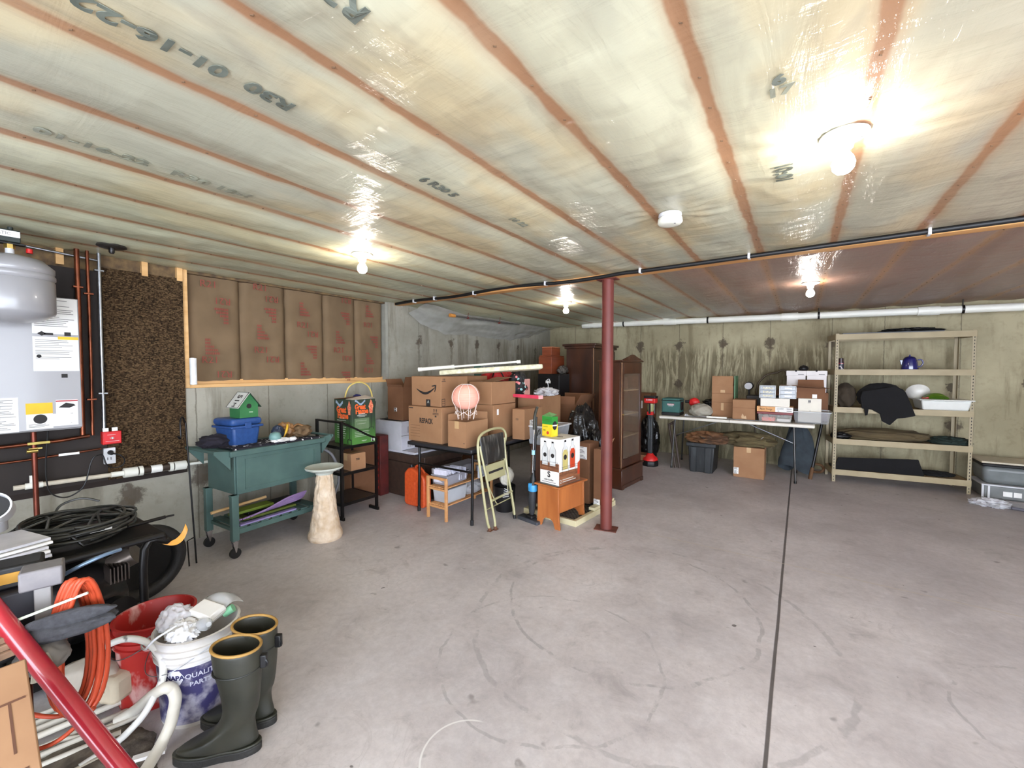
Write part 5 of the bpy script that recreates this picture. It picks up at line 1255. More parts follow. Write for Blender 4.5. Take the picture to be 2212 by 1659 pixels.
MAK = mat('teal_bag_cloth', (56, 98, 92), .8, bump=.2, bscale=120)
t = T('tool_bag', 'teal rectangular tool bag with red and white logo on white table', 'bag', (-1.485, 6.56, WT))
MB().box(-.265, 0, 0, .28, .04, .26).build('bag_body', MAK, t, .018, seg=3)
MB().box(-.268, .003, -.003, .283, 0, .045).build('base', BLACK, t, .01)
MB().tube([(-.268, -.003, .225), (.003, -.003, .225), (.003, .28, .225)], .006, 6).build('zip', BLACK, t)
MB().box(-.18, -.08, -.0025, 0, .155, .178).build('logo_band', RED, t)
textmesh('Makita', .036, 'printed_text', WHITE, t, (-.13, -.003, .166), FR, bold=.001)
lines([(-.165, -.095, .14, .148)], 'F', WP, 'printed_words', t)
MB().box(.003, .012, .05, .20, .08, .20).build('side_pocket', BLACK, t, .004)
t = T('cordless_tool', 'small red power tool with black grip behind the beige folded cloth', 'power tool', (-1.34, 6.86, WT))
MB().blob((0, 0, .19), (.075, .05, .07), .06, 2, 3, 20).build('motor_housing', MRD, t)
MB().box(-.02, .02, -.02, .02, 0, .15).build('grip', BLACK, t, .008)
MB().cyl((-.13, 0, .20), (-.05, 0, .20), .022).build('chuck', BLACK, t)
S('folded_cloth', MB().blob((0, 0, .085), (.155, .12, .10), .09, 2.2, 6, 30, flat=0), mat('beige_canvas', (150, 142, 128), .9, c2=(166, 160, 146), bump=.3), 'beige folded canvas bundle on the white table', 'cloth', (-1.22, 6.72, WT))
S('black_bag', MB().blob((0, 0, .04), (.12, .09, .05), .2, 2.2, 3, 22, flat=0), TRB, 'small crumpled black bag on top of the beige canvas bundle', 'bag', (-1.10, 6.95, WT+.16))
S('tool_case', MB().box(-.14, .14, 0, .20, 0, .16), BLACK, 'black case behind the beige canvas bundle on the white table', 'case', (-1.10, 6.88, WT), bevel=.01)
t = T('metal_rods', 'bundle of white and silver rods lying along the front of the white table', 'rods', (-1.40, 6.49, WT+.001))
for k in range(4): MB().tube(smooth([(0.0, .012*k, .008+.01*(k % 2)), (.12, .01*k+.004, .010), (.42-.04*k, .012*k, .008+.004*k)], 3), .006, 6).build('rod', WHITE if k % 2 else STEEL, t)
MB().box(.30, .56, -.005, .04, .006, .028).build('flat_bar', PVC, t)
MB().cyl((.35, .01, .0065), (.98, -.01, .0065), .006).build('long_rod', STEEL, t)
MB().tube([(.0, .0, .01), (.01, .02, .035), (.04, .02, .035), (.05, 0, .012)], .004, 6).build('wire_loop', WHITE, t)
t = cbox('tall open cardboard carton on the white table beside the green sheet', (-.80, 6.74), 0, .275, .26, WT, 1.24, CARD, tape=None, flaps=[('back', .10, 88), ('left', .10, 95), ('front', .01, 90)])
MB().quad([(-.275, 0.0, .465), (0, 0.0, .465), (0, .02, .60), (-.275, .02, .60)], .004).build('raised_flap', CARD, t)
lines([(-.275, 0, .215, .219), (-.275, 0, .345, .349), (-.275, 0, .468, .471)], 'F', CARD_D, 'fold_line', t)
MB().box(-.15, -.115, -.0016, 0, .10, .21).build('tape', TAPE, t)
MB().box(-.16, -.10, -.0016, 0, .36, .40).build('tape', TAPE, t)
S('green_sheet', MB().box(0, .012, 0, .34, 0, .60), mat('green_board2', (96, 138, 100), .5, var=.05), 'thin upright green board beside the tall open carton', 'board', (-.79, 6.80, WT))
t = cbox('shallow closed carton with torn tape in the middle of the white table', (-.50, 6.53), 0, .275, .28, WT, 1.055, CARD, tape=None)
MB().prism([(-.16, .02), (-.10, .015), (-.11, .06), (-.13, .05), (-.15, .09), (-.165, .05)], -.0016, 0, 'y').build('torn_tape', TAPE, t)
lines([(-.275, 0, .165, .168)], 'F', CARD_D, 'fold_line', t)
t = T('desk_lamp', 'small lamp with round white face leaning behind the carton', 'lamp', (-.62, 7.00, WT))
MB().lathe([(0, 0), (.05, 0), (.055, .015), (.06, .04), (.045, .065), (0, .07)], n=28, M=Matrix.Translation((0, -.02, .47)) @ Matrix.Rotation(R(70), 4, 'X') @ Matrix.Rotation(R(180), 4, 'X')).build('lamp_head', BLACK, t)
MB().lathe([(0, 0), (.048, 0), (.05, .008), (0, .010)], n=28, M=Matrix.Translation((-.0, -.09, .455)) @ Matrix.Rotation(R(70), 4, 'X')).build('diffuser', WHITE, t)
MB().tube([(0, 0, .0), (0, .03, .25), (0, 0, .44)], .012, 8).build('arm', BLACK, t)
MB().cyl((0, 0, 0), (0, 0, .02), .07).build('base', BLACK, t)
S('dark_case', MB().box(-.22, .20, 0, .18, 0, .33), mat('dark_case', (44, 38, 34), .6), 'dark case under the lamp behind the middle carton', 'case', (-.42, 6.86, WT), bevel=.01)

t = T('lidded_box', 'clear plastic box with dark red lid and pink contents on white table', 'box', (-.08, 6.48, WT))
MB().taper(-.385, 0, 0, .26, 0, .105, .014).build('tub', mat('clear_tub', (200, 196, 190), .2, alpha=.38), t, .01)
MB().box(-.395, .008, -.008, .268, .105, .135).build('lid', mat('maroon_lid', (112, 28, 30), .4), t, .006)
MB().box(-.34, -.19, .02, .20, .01, .062).build('pink_item', mat('coral', (226, 92, 82), .6), t, .01)
MB().box(-.17, -.02, .03, .2, .01, .05).build('white_item', PAPER, t, .01)
MB().blob((-.29, .1, .08), (.06, .06, .02), .2, 2, 3, 14).build('grey_item', INKG, t)
t = T('paint_things_box', 'flat carton marked Paint Things on top of the red-lidded box', 'box', (-.072, 6.475, WT+.137))
MB().box(-.405, 0, 0, .27, 0, .068).build('carton', mat('tan_carton', (206, 152, 100), .7), t, .002)
MB().box(-.195, .0006, -.001, .0, .001, .0685).build('white_label', PAPER, t)
textmesh('Paint Things', .040, 'printed_text', INK, t, (-.30, -.0016, .034), FR, squash=.72)
lines([(-.07, -.015, .045, .052), (-.07, -.015, .016, .023)], 'F', INK, 'printed_words', t)
lines([(-.18, -.10, .050, .053), (-.18, -.11, .042, .045), (-.18, -.10, .032, .035), (-.17, -.15, .012, .020)], 'F', INKG, 'small_print', t)
S('white_carton', MB().box(-.325, 0, 0, .24, 0, .108), mat('white_card', (226, 220, 208), .7, var=.03), 'plain white carton between the flat carton and the small drawers', 'box', (-.112, 6.485, WT+.207), bevel=.003)
DRW = mat('clear_grey_drawer', (132, 134, 136), .25, c2=(104, 106, 108), scale=12, coat=.4)
DFR = mat('drawer_frame', (186, 188, 190), .3, var=.05)
for (x, lb, bits) in ((-.27, 'left small three drawer organiser with beads on the white table stack', 1), (-.045, 'right small three drawer organiser with white labels on the white table stack', 0)):
    t = T('drawer_organiser', lb, 'drawers', (x, 6.49, WT+.317), 0 if bits else 2)
    MB().box(-.18, 0, .006, .20, 0, .165).build('housing', mat('housing_clear', (150, 152, 156), .3, alpha=.75), t, .003)
    MB().box(-.184, .004, 0, .012, -.0, .006).box(-.184, .004, 0, .012, .160, .168).box(-.184, -.176, 0, .012, 0, .168).box(-.004, .004, 0, .012, 0, .168).build('front_frame', DFR, t, .001)
    for k in range(3):
        z = .008+k*.051
        d_ = MB().box(-.174, -.006, .001, .012, z, z+.046).build('drawer', DRW, t, .002)
        if bits:
            mb = MB(); r = random.Random(k)
            for q in range(7): mb.box(-.14+.016*q, -.128+.016*q, -.001, .001, z+.008+.01*r.random(), z+.026+.012*r.random())
            mb.build('beads', mat('cream_beads', (220, 208, 170), .5), d_)
        else: MB().box(-.125, -.045, -.0005, .001, z+.014, z+.034).build('paper_label', PAPER, d_)
t = T('clear_storage_bin', 'long clear plastic bin at the right end of the white table', 'bin', (.32, 6.53, WT+.002))
MB().taper(-.39, 0, 0, .40, 0, .150, .02).build('tub', mat('grey_clear_bin', (170, 172, 176), .25, alpha=.42), t, .012)
MB().box(-.40, .01, -.01, .0, .145, .155).box(-.40, .01, .40, .41, .145, .155).box(-.40, -.39, 0, .40, .145, .155).box(0, .01, 0, .40, .145, .155).build('rim', DFR, t, .002)
t = T('white_carton', 'tall white carton with grey marks standing in the long clear bin', 'box', (.225, 6.60, WT+.016))
MB().box(-.245, 0, 0, .24, 0, .305).build('carton', mat('white_card2', (222, 216, 202), .7, var=.03), t, .003)
lines([(-.14, -.11, .255, .285), (-.145, -.115, .248, .251), (-.125, -.11, .145, .15)], 'F', INKG, 'printed_marks', t)
t = cbox('brown open carton with cream tag resting on the tall white carton', (.262, 6.60), 0, .30, .34, 1.098, 1.235, CARD_D, tape=None, flaps=[('left', .19, 8), ('back', .10, 100)])
MB().quad([(-.36, -.11, .17), (.06, -.10, .135), (.0, .005, .14), (-.30, .005, .14)], .004).build('front_flap', CARD_D, t)
MB().box(-.135, -.085, -.0016, 0, .005, .055).build('tag', PAPER, t)
MB().quad([(-.66, -.10, .02), (-.50, -.06, .04), (-.30, .0, .137), (-.46, .05, .135)], .004).build('long_flap', CARD_D, t)
for (x, lb) in ((.055, 'left white cardboard file box with lid behind the organisers'), (.285, 'right white cardboard file box with lid behind the organisers')):
    t = T('file_box', lb, 'box', (x, 6.98, 1.16), 0, 'white file boxes on the back stack')
    MB().box(-.215, 0, 0, .38, 0, .255).build('carton', mat('file_box_white', (224, 218, 216), .7, var=.03), t, .003)
    MB().box(-.222, .007, -.007, .387, .225, .295).build('lid', mat('file_box_white', (0, 0, 0)), t, .004)
    MB().box(-.085, -.02, -.0085, -.0065, .240, .248).build('printed_line', INKG, t)
    MB().cyl((-.11, -.0078, .293), (-.11, -.0066, .293), .012, n=16).build('hand_notch', INK, t)
S('stack_carton', MB().box(-.50, .25, 0, .44, 0, .382), CARD_D, 'dark brown cartons under the white file boxes on the table', 'box', (.06, 6.97, WT), bevel=.003)
S('hat', MB().blob((0, 0, .03), (.05, .06, .04), .2, 2, 3, 16, flat=0), BLACK, 'small black cap on top of the left white file box', 'cap', (.03, 7.15, 1.456))
t = T('metal_chair', 'dark chair back leaning behind the cartons near the back wall', 'chair', (-.36, 7.42, .62))
MB().tube(smooth([(-.2, 0, -.6), (-.2, 0, .45), (-.12, 0, .72), (.05, 0, .80), (.2, 0, .72), (.26, 0, -.6)]), .014, 8).build('back_hoop', mat('bronze_metal', (78, 64, 46), .5), t)
MB().tube([(-.2, 0, .35), (.25, 0, .35)], .01, 6).build('cross_rail', BLKMET, t)

# ---- below the white table ----
t = T('storage_tote', 'heavy black plastic tote on the floor under the white table', 'tote', (-.975, 6.385, 0))
BKT = mat('black_tote', (34, 36, 38), .4, c2=(60, 64, 66), scale=7, stretch=(3, 3, .6), lo=.55, hi=.8)
MB().taper(-.345, 0, 0, .44, 0, .37, .02).build('tub', BKT, t, .01)
for x in (-.31, -.12): MB().box(x, x+.075, -.012, .01, .005, .36).build('rib', BKT, t, .004)
MB().box(-.37, .022, -.022, .46, .37, .425).build('lid', BKT, t, .008)
S('tan_jacket', MB().blob((0, 0, .06), (.26, .18, .085), .20, 2.0, 7, 36, flat=0), mat('tan_canvas', (134, 90, 54), .85, c2=(74, 52, 36), scale=4, bump=.3), 'tan canvas bundle on the black tote under the table', 'jacket', (-1.08, 6.50, .427))
S('metal_clip', MB().cyl((0, 0, 0), (.06, -.02, -.012), .012), CHROME, 'shiny metal clip on the tan canvas bundle', 'clip', (-1.14, 6.315, .52))
t = cbox('clean brown carton with barcode on the floor under the white table', (-.375, 6.43), 0, .365, .36, 0, .415, CARD)
barcode(-.36, -.30, .04, .13, 'F', t, 3)
S('olive_tarp', MB().blob((0, 0, .07), (.34, .20, .10), .18, 2.2, 12, 38, flat=0), OLIVE, 'olive brown tarp heaped on the brown carton under the table', 'tarp', (-.62, 6.62, .418))
S('metal_clip', MB().cyl((0, 0, 0), (.03, 0, .03), .006), CHROME, 'small metal hook on the olive tarp under the table', 'hook', (-.42, 6.42, .545))
def jk(u, v):
    a = 2*PI*u; z = .70*(1-v); r = .06+.10*math.sin(min(1, v*1.4)*PI*.5)
    k = 1+.22*math.sin(a*3+v*4)+.15*noise.noise(Vector((math.cos(a)*2, math.sin(a)*2, v*3)))
    return (r*k*math.cos(a)*1.15, r*k*math.sin(a)*.6, z*.88+.0+.05*math.sin(a*2)*v)
S('hanging_jacket', MB().grid(jk, 40, 24), mat('blue_grey_wool', (50, 58, 64), .9, c2=(38, 44, 50), bump=.2), 'dark blue-grey garment draped to the floor at the right end of the table', 'jacket', (-.02, 6.95, .10))
t = T('sledge_hammer', 'long black handled sledge leaning between the table and shelf', 'sledgehammer', (.13, 6.84, 0), rot=(R(-12), R(9), 0))
MB().cyl((0, 0, .02), (0, 0, .98), .017).build('handle', BLKMET, t)
MB().cyl((0, 0, .0), (0, 0, .16), .022).build('rusty_socket', mat('rusty_brown', (96, 66, 40), .8), t)
S('rope_coil', MB().tube([(.085*math.cos(a), .02*math.sin(a*3), .10+.06*math.sin(a)) for a in [2*PI*k/24 for k in range(24)]], .018, 8, closed=True), mat('rusty_brown', (0, 0, 0)), 'brown coiled rope loop on the floor beside the shelf post', 'rope', (.20, 7.15, 0))

# =====================================================================================
#                                STEEL SHELVING UNIT
# =====================================================================================
SHM = mat('tan_shelf_steel', (150, 134, 100), .5, c2=(162, 146, 112), scale=5)
t = T('shelving_unit', 'tall tan steel shelving unit with five tiers against the back wall', 'shelf', (.365, 6.88, 0), 8.5)
SW, SD = 1.325, .42
g = G('punched_post')
zf = g.ma('FRACT', g.ma('DIVIDE', g.z, .038)); hol = g.ma('MULTIPLY', g.rng(zf, .28, .34), g.rng(zf, .62, .68, 1, 0))
PST = g.done(g.mix(hol, lin((156, 142, 112)), lin((156, 142, 112))), .5)
for (x, y) in ((0, 0), (SW, 0), (0, SD), (SW, SD)):
    sx = 1 if x == 0 else -1; sy = 1 if y == 0 else -1
    po = MB().box(min(x, x+sx*.036), max(x, x+sx*.036), min(y, y+sy*.003), max(y, y+sy*.003), 0, 1.94).box(min(x, x+sx*.003), max(x, x+sx*.003), min(y, y+sy*.036), max(y, y+sy*.036), 0, 1.94).build('upright_post', PST, t)
    mb = MB(); n_ = 0
    for k in range(50):
        z = .02+k*.038
        yy = -.0006 if y == 0 else y+.0006
        mb.prism([(x+sx*.013, z), (x+sx*.022, z), (x+sx*.020, z+.018), (x+sx*.015, z+.018)], yy-.0004, yy+.0004, 'y')
    h_ = mb.build('keyholes', INK, po)
for z in (.165, .57, .985, 1.475, 1.93):
    s_ = MB().box(.004, SW-.004, .004, SD-.004, z-.022, z-.008).build('shelf_board', mat('particle_board', (150, 126, 92), .85, var=.15), t)
    MB().box(.0, SW, -.006, .0, z-.072, z).box(.0, SW, SD, SD+.006, z-.072, z).box(-.004, 0, .0, SD, z-.072, z).box(SW, SW+.004, .0, SD, z-.072, z).build('shelf_beam', SHM, t, .001)
def sh(x, y, z):   # point on the unit
    a = R(8.5); return (.365+x*math.cos(a)-y*math.sin(a), 6.88+x*math.sin(a)+y*math.cos(a), z)
t = T('spray_can', 'small dark can with red and white label on the second shelf', 'can', sh(.085, .12, 1.476-.009))
MB().cyl((0, 0, 0), (0, 0, .105), .034, n=24).build('can', mat('can_label', (40, 36, 52), .4, c2=(200, 190, 190), scale=40, lo=.58, hi=.6), t)
MB().cyl((0, 0, .085), (0, 0, .090), .0345, n=24).build('red_band', RED, t)
MB().cyl((0, 0, .105), (0, 0, .155), .030, .029, n=24).build('cap', mat('dark_maroon', (44, 16, 20), .4), t)
EN = mat('blue_enamel', (34, 34, 96), .18, var=.1, coat=.8)
t = T('coffee_pot', 'dark blue enamel coffee pot with handle on the second shelf', 'coffee pot', sh(.77, .10, 1.476-.009))
MB().lathe([(0, 0), (.082, 0), (.085, .01), (.066, .13), (.062, .137), (0, .137)], n=32).build('pot', EN, t)
MB().lathe([(0, .137), (.064, .138), (.05, .158), (.02, .170), (.008, .174), (.010, .188), (0, .192)], n=28).build('lid', EN, t)
MB().tube(smooth([(.07, 0, .125), (.105, 0, .125), (.120, 0, .09), (.105, 0, .05), (.078, 0, .04)]), .008, 8).build('handle', EN, t)
MB().prism([(-.062, .125), (-.095, .125), (-.075, .05)], -.012, .012, 'y').build('spout', EN, t, .003)
S('backpack', MB().blob((0, 0, .15), (.11, .13, .16), .08, 1.6, 9, 28, flat=0), mat('dark_olive', (56, 46, 34), .9, bump=.2), 'dark olive backpack at the left of the third shelf', 'backpack', sh(.15, .15, .977))
def coat(u, v):
    a = 2*PI*u
    r = .16*math.sin(PI*min(1, .12+v*.9))+.04
    x = .02+.10*v+r*1.30*math.cos(a)*(1+.1*math.sin(3*a)); y = -.07-.02*v+.12*math.sin(a)*math.sin(PI*(.1+.8*v))
    z = .30-.50*v+.02*math.sin(a*4)+.07*math.cos(a)*(v-.2)
    return (x, y, z)
t = T('black_jacket', 'black jacket hanging over the edge of the third shelf', 'jacket', sh(.50, .12, .977), 8.5)
BLC = mat('black_cloth', (13, 12, 14), .95, var=.2, bump=.15)
MB().blob((0.0, -.02, .15), (.24, .12, .17), .06, 1.8, 4, 36, flat=0.0).build('jacket_body', BLC, t)
MB().prism([(-.24, .14), (-.22, .22), (.10, .29), (.20, .22), (.26, .05), (.30, -.07), (.20, -.10), (.13, -.11), (.06, -.20), (-.02, -.15), (-.04, -.06), (-.12, -.01), (-.22, .0)], -.165, -.14, 'y').build('hanging_flap', BLC, t, .01, seg=3)
MB().prism([(-.20, .03), (-.15, .02), (-.16, -.08), (-.185, -.09)], -.165, -.145, 'y').build('sleeve_end', BLC, t, .005)
t = T('white_basket', 'white plastic wash basin sticking out of the third shelf', 'basin', sh(.85, -.03, .985), 6)
MB().taper(0, .44, 0, .32, 0, .115, .02).build('basin', mat('basin_white', (214, 214, 208), .35, var=.03), t, .015, seg=3)
MB().box(-.02, .46, -.02, .34, .115, .128).build('basin_rim', mat('basin_white', (0, 0, 0)), t, .005)
S('white_bowl', MB().lathe([(0, 0), (.05, .01), (.09, .04), (.11, .08), (.115, .085), (.105, .085), (.08, .045), (0, .02)], n=32, M=Matrix.Rotation(R(-62), 4, 'X')), mat('white_melamine', (222, 218, 210), .3), 'white round bowl tilted upright behind the basin', 'bowl', sh(.90, .20, 1.115+.03))
S('green_bowl', MB().lathe([(0, 0), (.07, .012), (.11, .05), (.12, .06), (.10, .06), (0, .02)], n=32, M=Matrix.Rotation(R(160), 4, 'X')), mat('lime_green', (110, 150, 40), .4), 'lime green dish inside the white basin', 'dish', sh(1.02, .12, 1.114+.06))
S('small_box', MB().box(0, .06, 0, .04, 0, .02), RED, 'small dark red item beside the green dish in the basin', 'item', sh(.90, .10, 1.115), bevel=.004)
S('folded_blanket', MB().blob((0, 0, .065), (.46, .17, .085), .10, 1.7, 4, 44, flat=0), mat('khaki_canvas', (92, 78, 52), .9, c2=(70, 58, 38), scale=4, stretch=(1, 1, 5), bump=.2), 'folded khaki tent or blanket on the fourth shelf', 'blanket', sh(.55, .18, .562), 8.5)
S('dark_tarp', MB().blob((0, 0, .04), (.18, .13, .05), .2, 2.2, 8, 26, flat=0), mat('dark_teal_cloth', (34, 48, 42), .9), 'dark green cloth at the right end of the fourth shelf', 'cloth', sh(1.17, .14, .562), 8.5)
S('dark_strap', MB().blob((0, 0, .035), (.10, .10, .045), .2, 2.2, 5, 20, flat=0), BLACK, 'black strap bundle at the left end of the fourth shelf', 'straps', sh(.11, .12, .562))
t = T('black_tray', 'long black slanted tray standing on the bottom shelf', 'tray', sh(.03, .05, .158), 8.5)
MB().prism([(0, 0), (.90, 0), (.84, .20), (.04, .155)], 0, .02, 'y').build('front_side', BLC, t, .004)
MB().box(0, .88, .02, .30, 0, .02).build('bottom', BLACK, t)
S('flat_case', MB().blob((0, 0, .02), (.16, .12, .028), .2, 2.2, 5, 20, flat=0), BLC, 'flat black cloth bundle at the right of the bottom shelf', 'cloth', sh(1.08, .2, .158), 8.5)
S('flat_box', MB().box(0, .98, 0, .34, 0, .022), mat('grey_flat_pack', (84, 84, 88), .5), 'flat grey panel lying on top of the shelving unit', 'panel', sh(.08, .04, 1.923), 8.5)
S('dark_sack', MB().blob((0, 0, .015), (.26, .12, .03), .3, 2.4, 5, 26, flat=0), BLACK, 'flattened black sack on the grey panel on the shelving unit', 'sack', sh(.80, .2, 1.947), 8.5)

t = T('storage_bin', 'upper clear grey storage bin with pale lid right of the shelving unit', 'bin', (1.735, 6.97, .17))
MB().taper(0, .62, 0, .42, 0, .20, .02).build('tub', mat('grey_bin', (120, 124, 124), .35, alpha=.85), t, .05, seg=4)
MB().box(-.01, .63, -.01, .43, .20, .235).build('black_band', BLACK, t, .05, seg=4)
MB().box(-.015, .635, -.015, .435, .235, .258).build('lid', mat('cream_lid', (198, 188, 168), .4), t, .05, seg=4)
t = T('storage_bin', 'lower clear bin with small label at the right of the shelving unit', 'bin', (1.74, 6.97, 0.0))
MB().taper(0, .55, 0, .42, 0, .155, .01).build('tub', mat('grey_bin_low', (128, 130, 130), .35, alpha=.85), t, .02)
MB().box(-.008, .56, -.008, .43, .150, .166).box(-.008, .012, -.008, .0, 0, .15).box(.04, .06, -.008, .0, 0, .15).build('white_frame', WHITE, t, .003)
MB().box(.16, .23, -.003, .002, .045, .10).build('label_sticker', PAPER, t)
MB().box(.24, .30, -.003, .002, .045, .10).build('label_sticker', PAPER, t)
S('plastic_bag', MB().blob((0, 0, .025), (.14, .10, .045), .3, 2.5, 4, 26, flat=0), BAGFILM, 'crumpled clear plastic bag on floor at the foot of the right bins', 'plastic bag', (1.72, 6.62, 0))
t = T('bagged_tube', 'long grey tube in clear plastic lying on floor at the far right', 'tube', (1.86, 6.60, 0), -16)
MB().box(0, 1.1, -.06, .12, .0, .035).build('grey_panel', mat('slate_grey', (92, 90, 98), .35), t, .015, seg=3)
MB().grid(lambda u, v: (-.05+1.1*u, -.09+.22*v, .040+.018*abs(noise.noise(Vector((u*12, v*5, 3))))), 40, 10).build('film', BAGFILM, t)

# =====================================================================================
#                      FOREGROUND CLUTTER AT THE LEFT
# =====================================================================================
BKT_RED = mat('red_bucket_plastic', (168, 36, 32), .45, c2=(206, 160, 154), scale=13, lo=.56, hi=.66, stretch=(1, 1, .5))
def bucket(label, loc, m, rot, extra=None, rim=.15, h=.37):
    t = T('bucket', label, 'bucket', loc, rot=rot)
    b = .128
    pr = [(0, 0), (b, 0), (b+.004, .01), (rim-.012, h*.72), (rim-.010, h*.74), (rim-.002, h*.745), (rim-.002, h*.76), (rim-.009, h*.77), (rim-.009, h*.815), (rim, h*.82), (rim, h*.835), (rim-.008, h*.84), (rim-.007, h*.885), (rim+.002, h*.89), (rim+.002, h*.905), (rim-.006, h*.91), (rim-.005, h*.985), (rim+.002, h), (rim-.008, h+.002), (rim-.014, h*.98), (b-.006, .012), (0, .012)]
    MB().lathe(pr, n=56).build('pail', m, t)
    return t
t = bucket('red plastic bucket splashed with white plaster, standing behind the white bucket', (-2.40, .605, 0), BKT_RED, (0, 0, 0))
MB().tube([(.152*math.cos(a), .152*math.sin(a), .30-.06*math.sin((a-3.6)/2.2*PI)) for a in [3.6+2.2*k/16 for k in range(17)]], .002, 5).build('bail_wire', STEEL, t)
WB = mat('white_bucket_plastic', (222, 220, 220), .45, c2=(196, 190, 180), scale=6)
t = bucket('white plastic bucket with blue band full of bags and containers', (-2.15, .685, 0), WB, (0, 0, 0), rim=.155)
MB().lathe([(.1336, .02), (.1442, .26), (.1425, .26), (.131, .02)], n=56).build('blue_band', mat('navy_label', (52, 48, 92), .55, c2=(150, 146, 160), scale=15, lo=.48, hi=.62), t)
def wrap(pts_u, R_, zoff, cang):  # flat outline -> wrapped on bucket
    return [(R_*math.cos(cang+u/R_), R_*math.sin(cang+u/R_), zoff+z) for u, z in pts_u]
cang = math.atan2(-.80, .60)+.0   # towards the camera side
def bucket_text(s, size, cang, z, m, name='printed_text', b=.002):
    Rr = .1336+(z-.02)*.0442+.0018
    def fn(co):
        r = Rr+co.y*.0442+co.z
        a = cang+co.x/Rr
        return Vector((r*math.cos(a), r*math.sin(a), z+co.y))
    return textmesh(s, size, name, m, t, (0, 0, 0), (0, 0, 0), .0004, 1.0, b, fn)
ca0 = -0.90
def hexf(u, v):
    a = -.036+.072*u; hh_ = .030*min(1, (1-abs(a)/.036)*2); zz = .225+(v*2-1)*hh_; Rr = .1336+(zz-.02)*.0442+.0008
    return (Rr*math.cos(ca0+a/Rr), Rr*math.sin(ca0+a/Rr), zz)
MB().grid(hexf, 16, 6).build('hexagon_badge', mat('badge_white', (214, 214, 222), .5), t)
bucket_text('NAPA', .027, ca0, .225, mat('navy_ink', (40, 38, 84), .6), b=.001)
bucket_text('QUALITY', .028, ca0+.66, .225, mat('pale_ink', (190, 190, 206), .6), b=.0005)
bucket_text('PARTS', .026, ca0+.62, .190, mat('pale_ink', (0, 0, 0)), b=.0005)
MB().tube(smooth([(-.155, .02, .33), (-.13, -.12, .28), (-.02, -.175, .24), (.11, -.13, .27), (.155, 0, .33)]), .0018, 5).build('bail_wire', STEEL, t)
MB().tube(smooth([(-.165, -.01, .345), (-.10, -.155, .335), (.02, -.185, .36), (.07, -.165, .41), (.09, -.10, .44)]), .0045, 6).build('plastic_strap', WHITE, t)
S('plastic_bag', MB().blob((0, 0, .045), (.056, .058, .058), .16, 2.2, 5, 34), BAGFILM, 'crumpled clear plastic bag bulging out of the left side of white bucket', 'plastic bag', (-2.195, .62, .355))
t = T('food_container', 'white foam clamshell container on top in the white bucket', 'container', (-2.14, .715, .385), rot=(R(8), R(12), R(25)))
MB().taper(-.06, .06, -.045, .045, 0, .022, .008).build('base', PAPER, t, .004)
MB().taper(-.06, .06, -.045, .045, -.047, -.025, .008, Matrix.Rotation(PI, 4, 'X')).build('lid', PAPER, t, .004)
S('clear_clamshell', MB().grid(lambda u, v: (-.075+.15*u, -.06+.12*v, .05*math.sin(PI*u)*.6+.03*math.sin(PI*v)), 16, 12, .002), CLEARP, 'clear curved plastic lid standing behind the white foam container in bucket', 'lid', (-2.19, .78, .385), 20)
S('white_rag', MB().blob((0, 0, .0), (.075, .05, .04), .25, 2.6, 8, 26), mat('white_tissue', (226, 226, 228), .8, bump=.3), 'white crumpled wrapper in the middle of the white bucket', 'wrapper', (-2.115, .62, .375))
S('plastic_bottle', MB().lathe([(0, 0), (.022, 0), (.025, .02), (.024, .07), (.010, .09), (.010, .10), (0, .10)], M=Matrix.Rotation(R(70), 4, 'Y')), CLEARP, 'small clear plastic bottle lying in the white bucket', 'bottle', (-2.095, .675, .385))
S('green_bottle_cap', MB().cyl((0, 0, 0), (.02, .03, .02), .018), mat('mint', (134, 200, 160), .5), 'mint green cap at the right rim of the white bucket', 'cap', (-2.12, .775, .375))

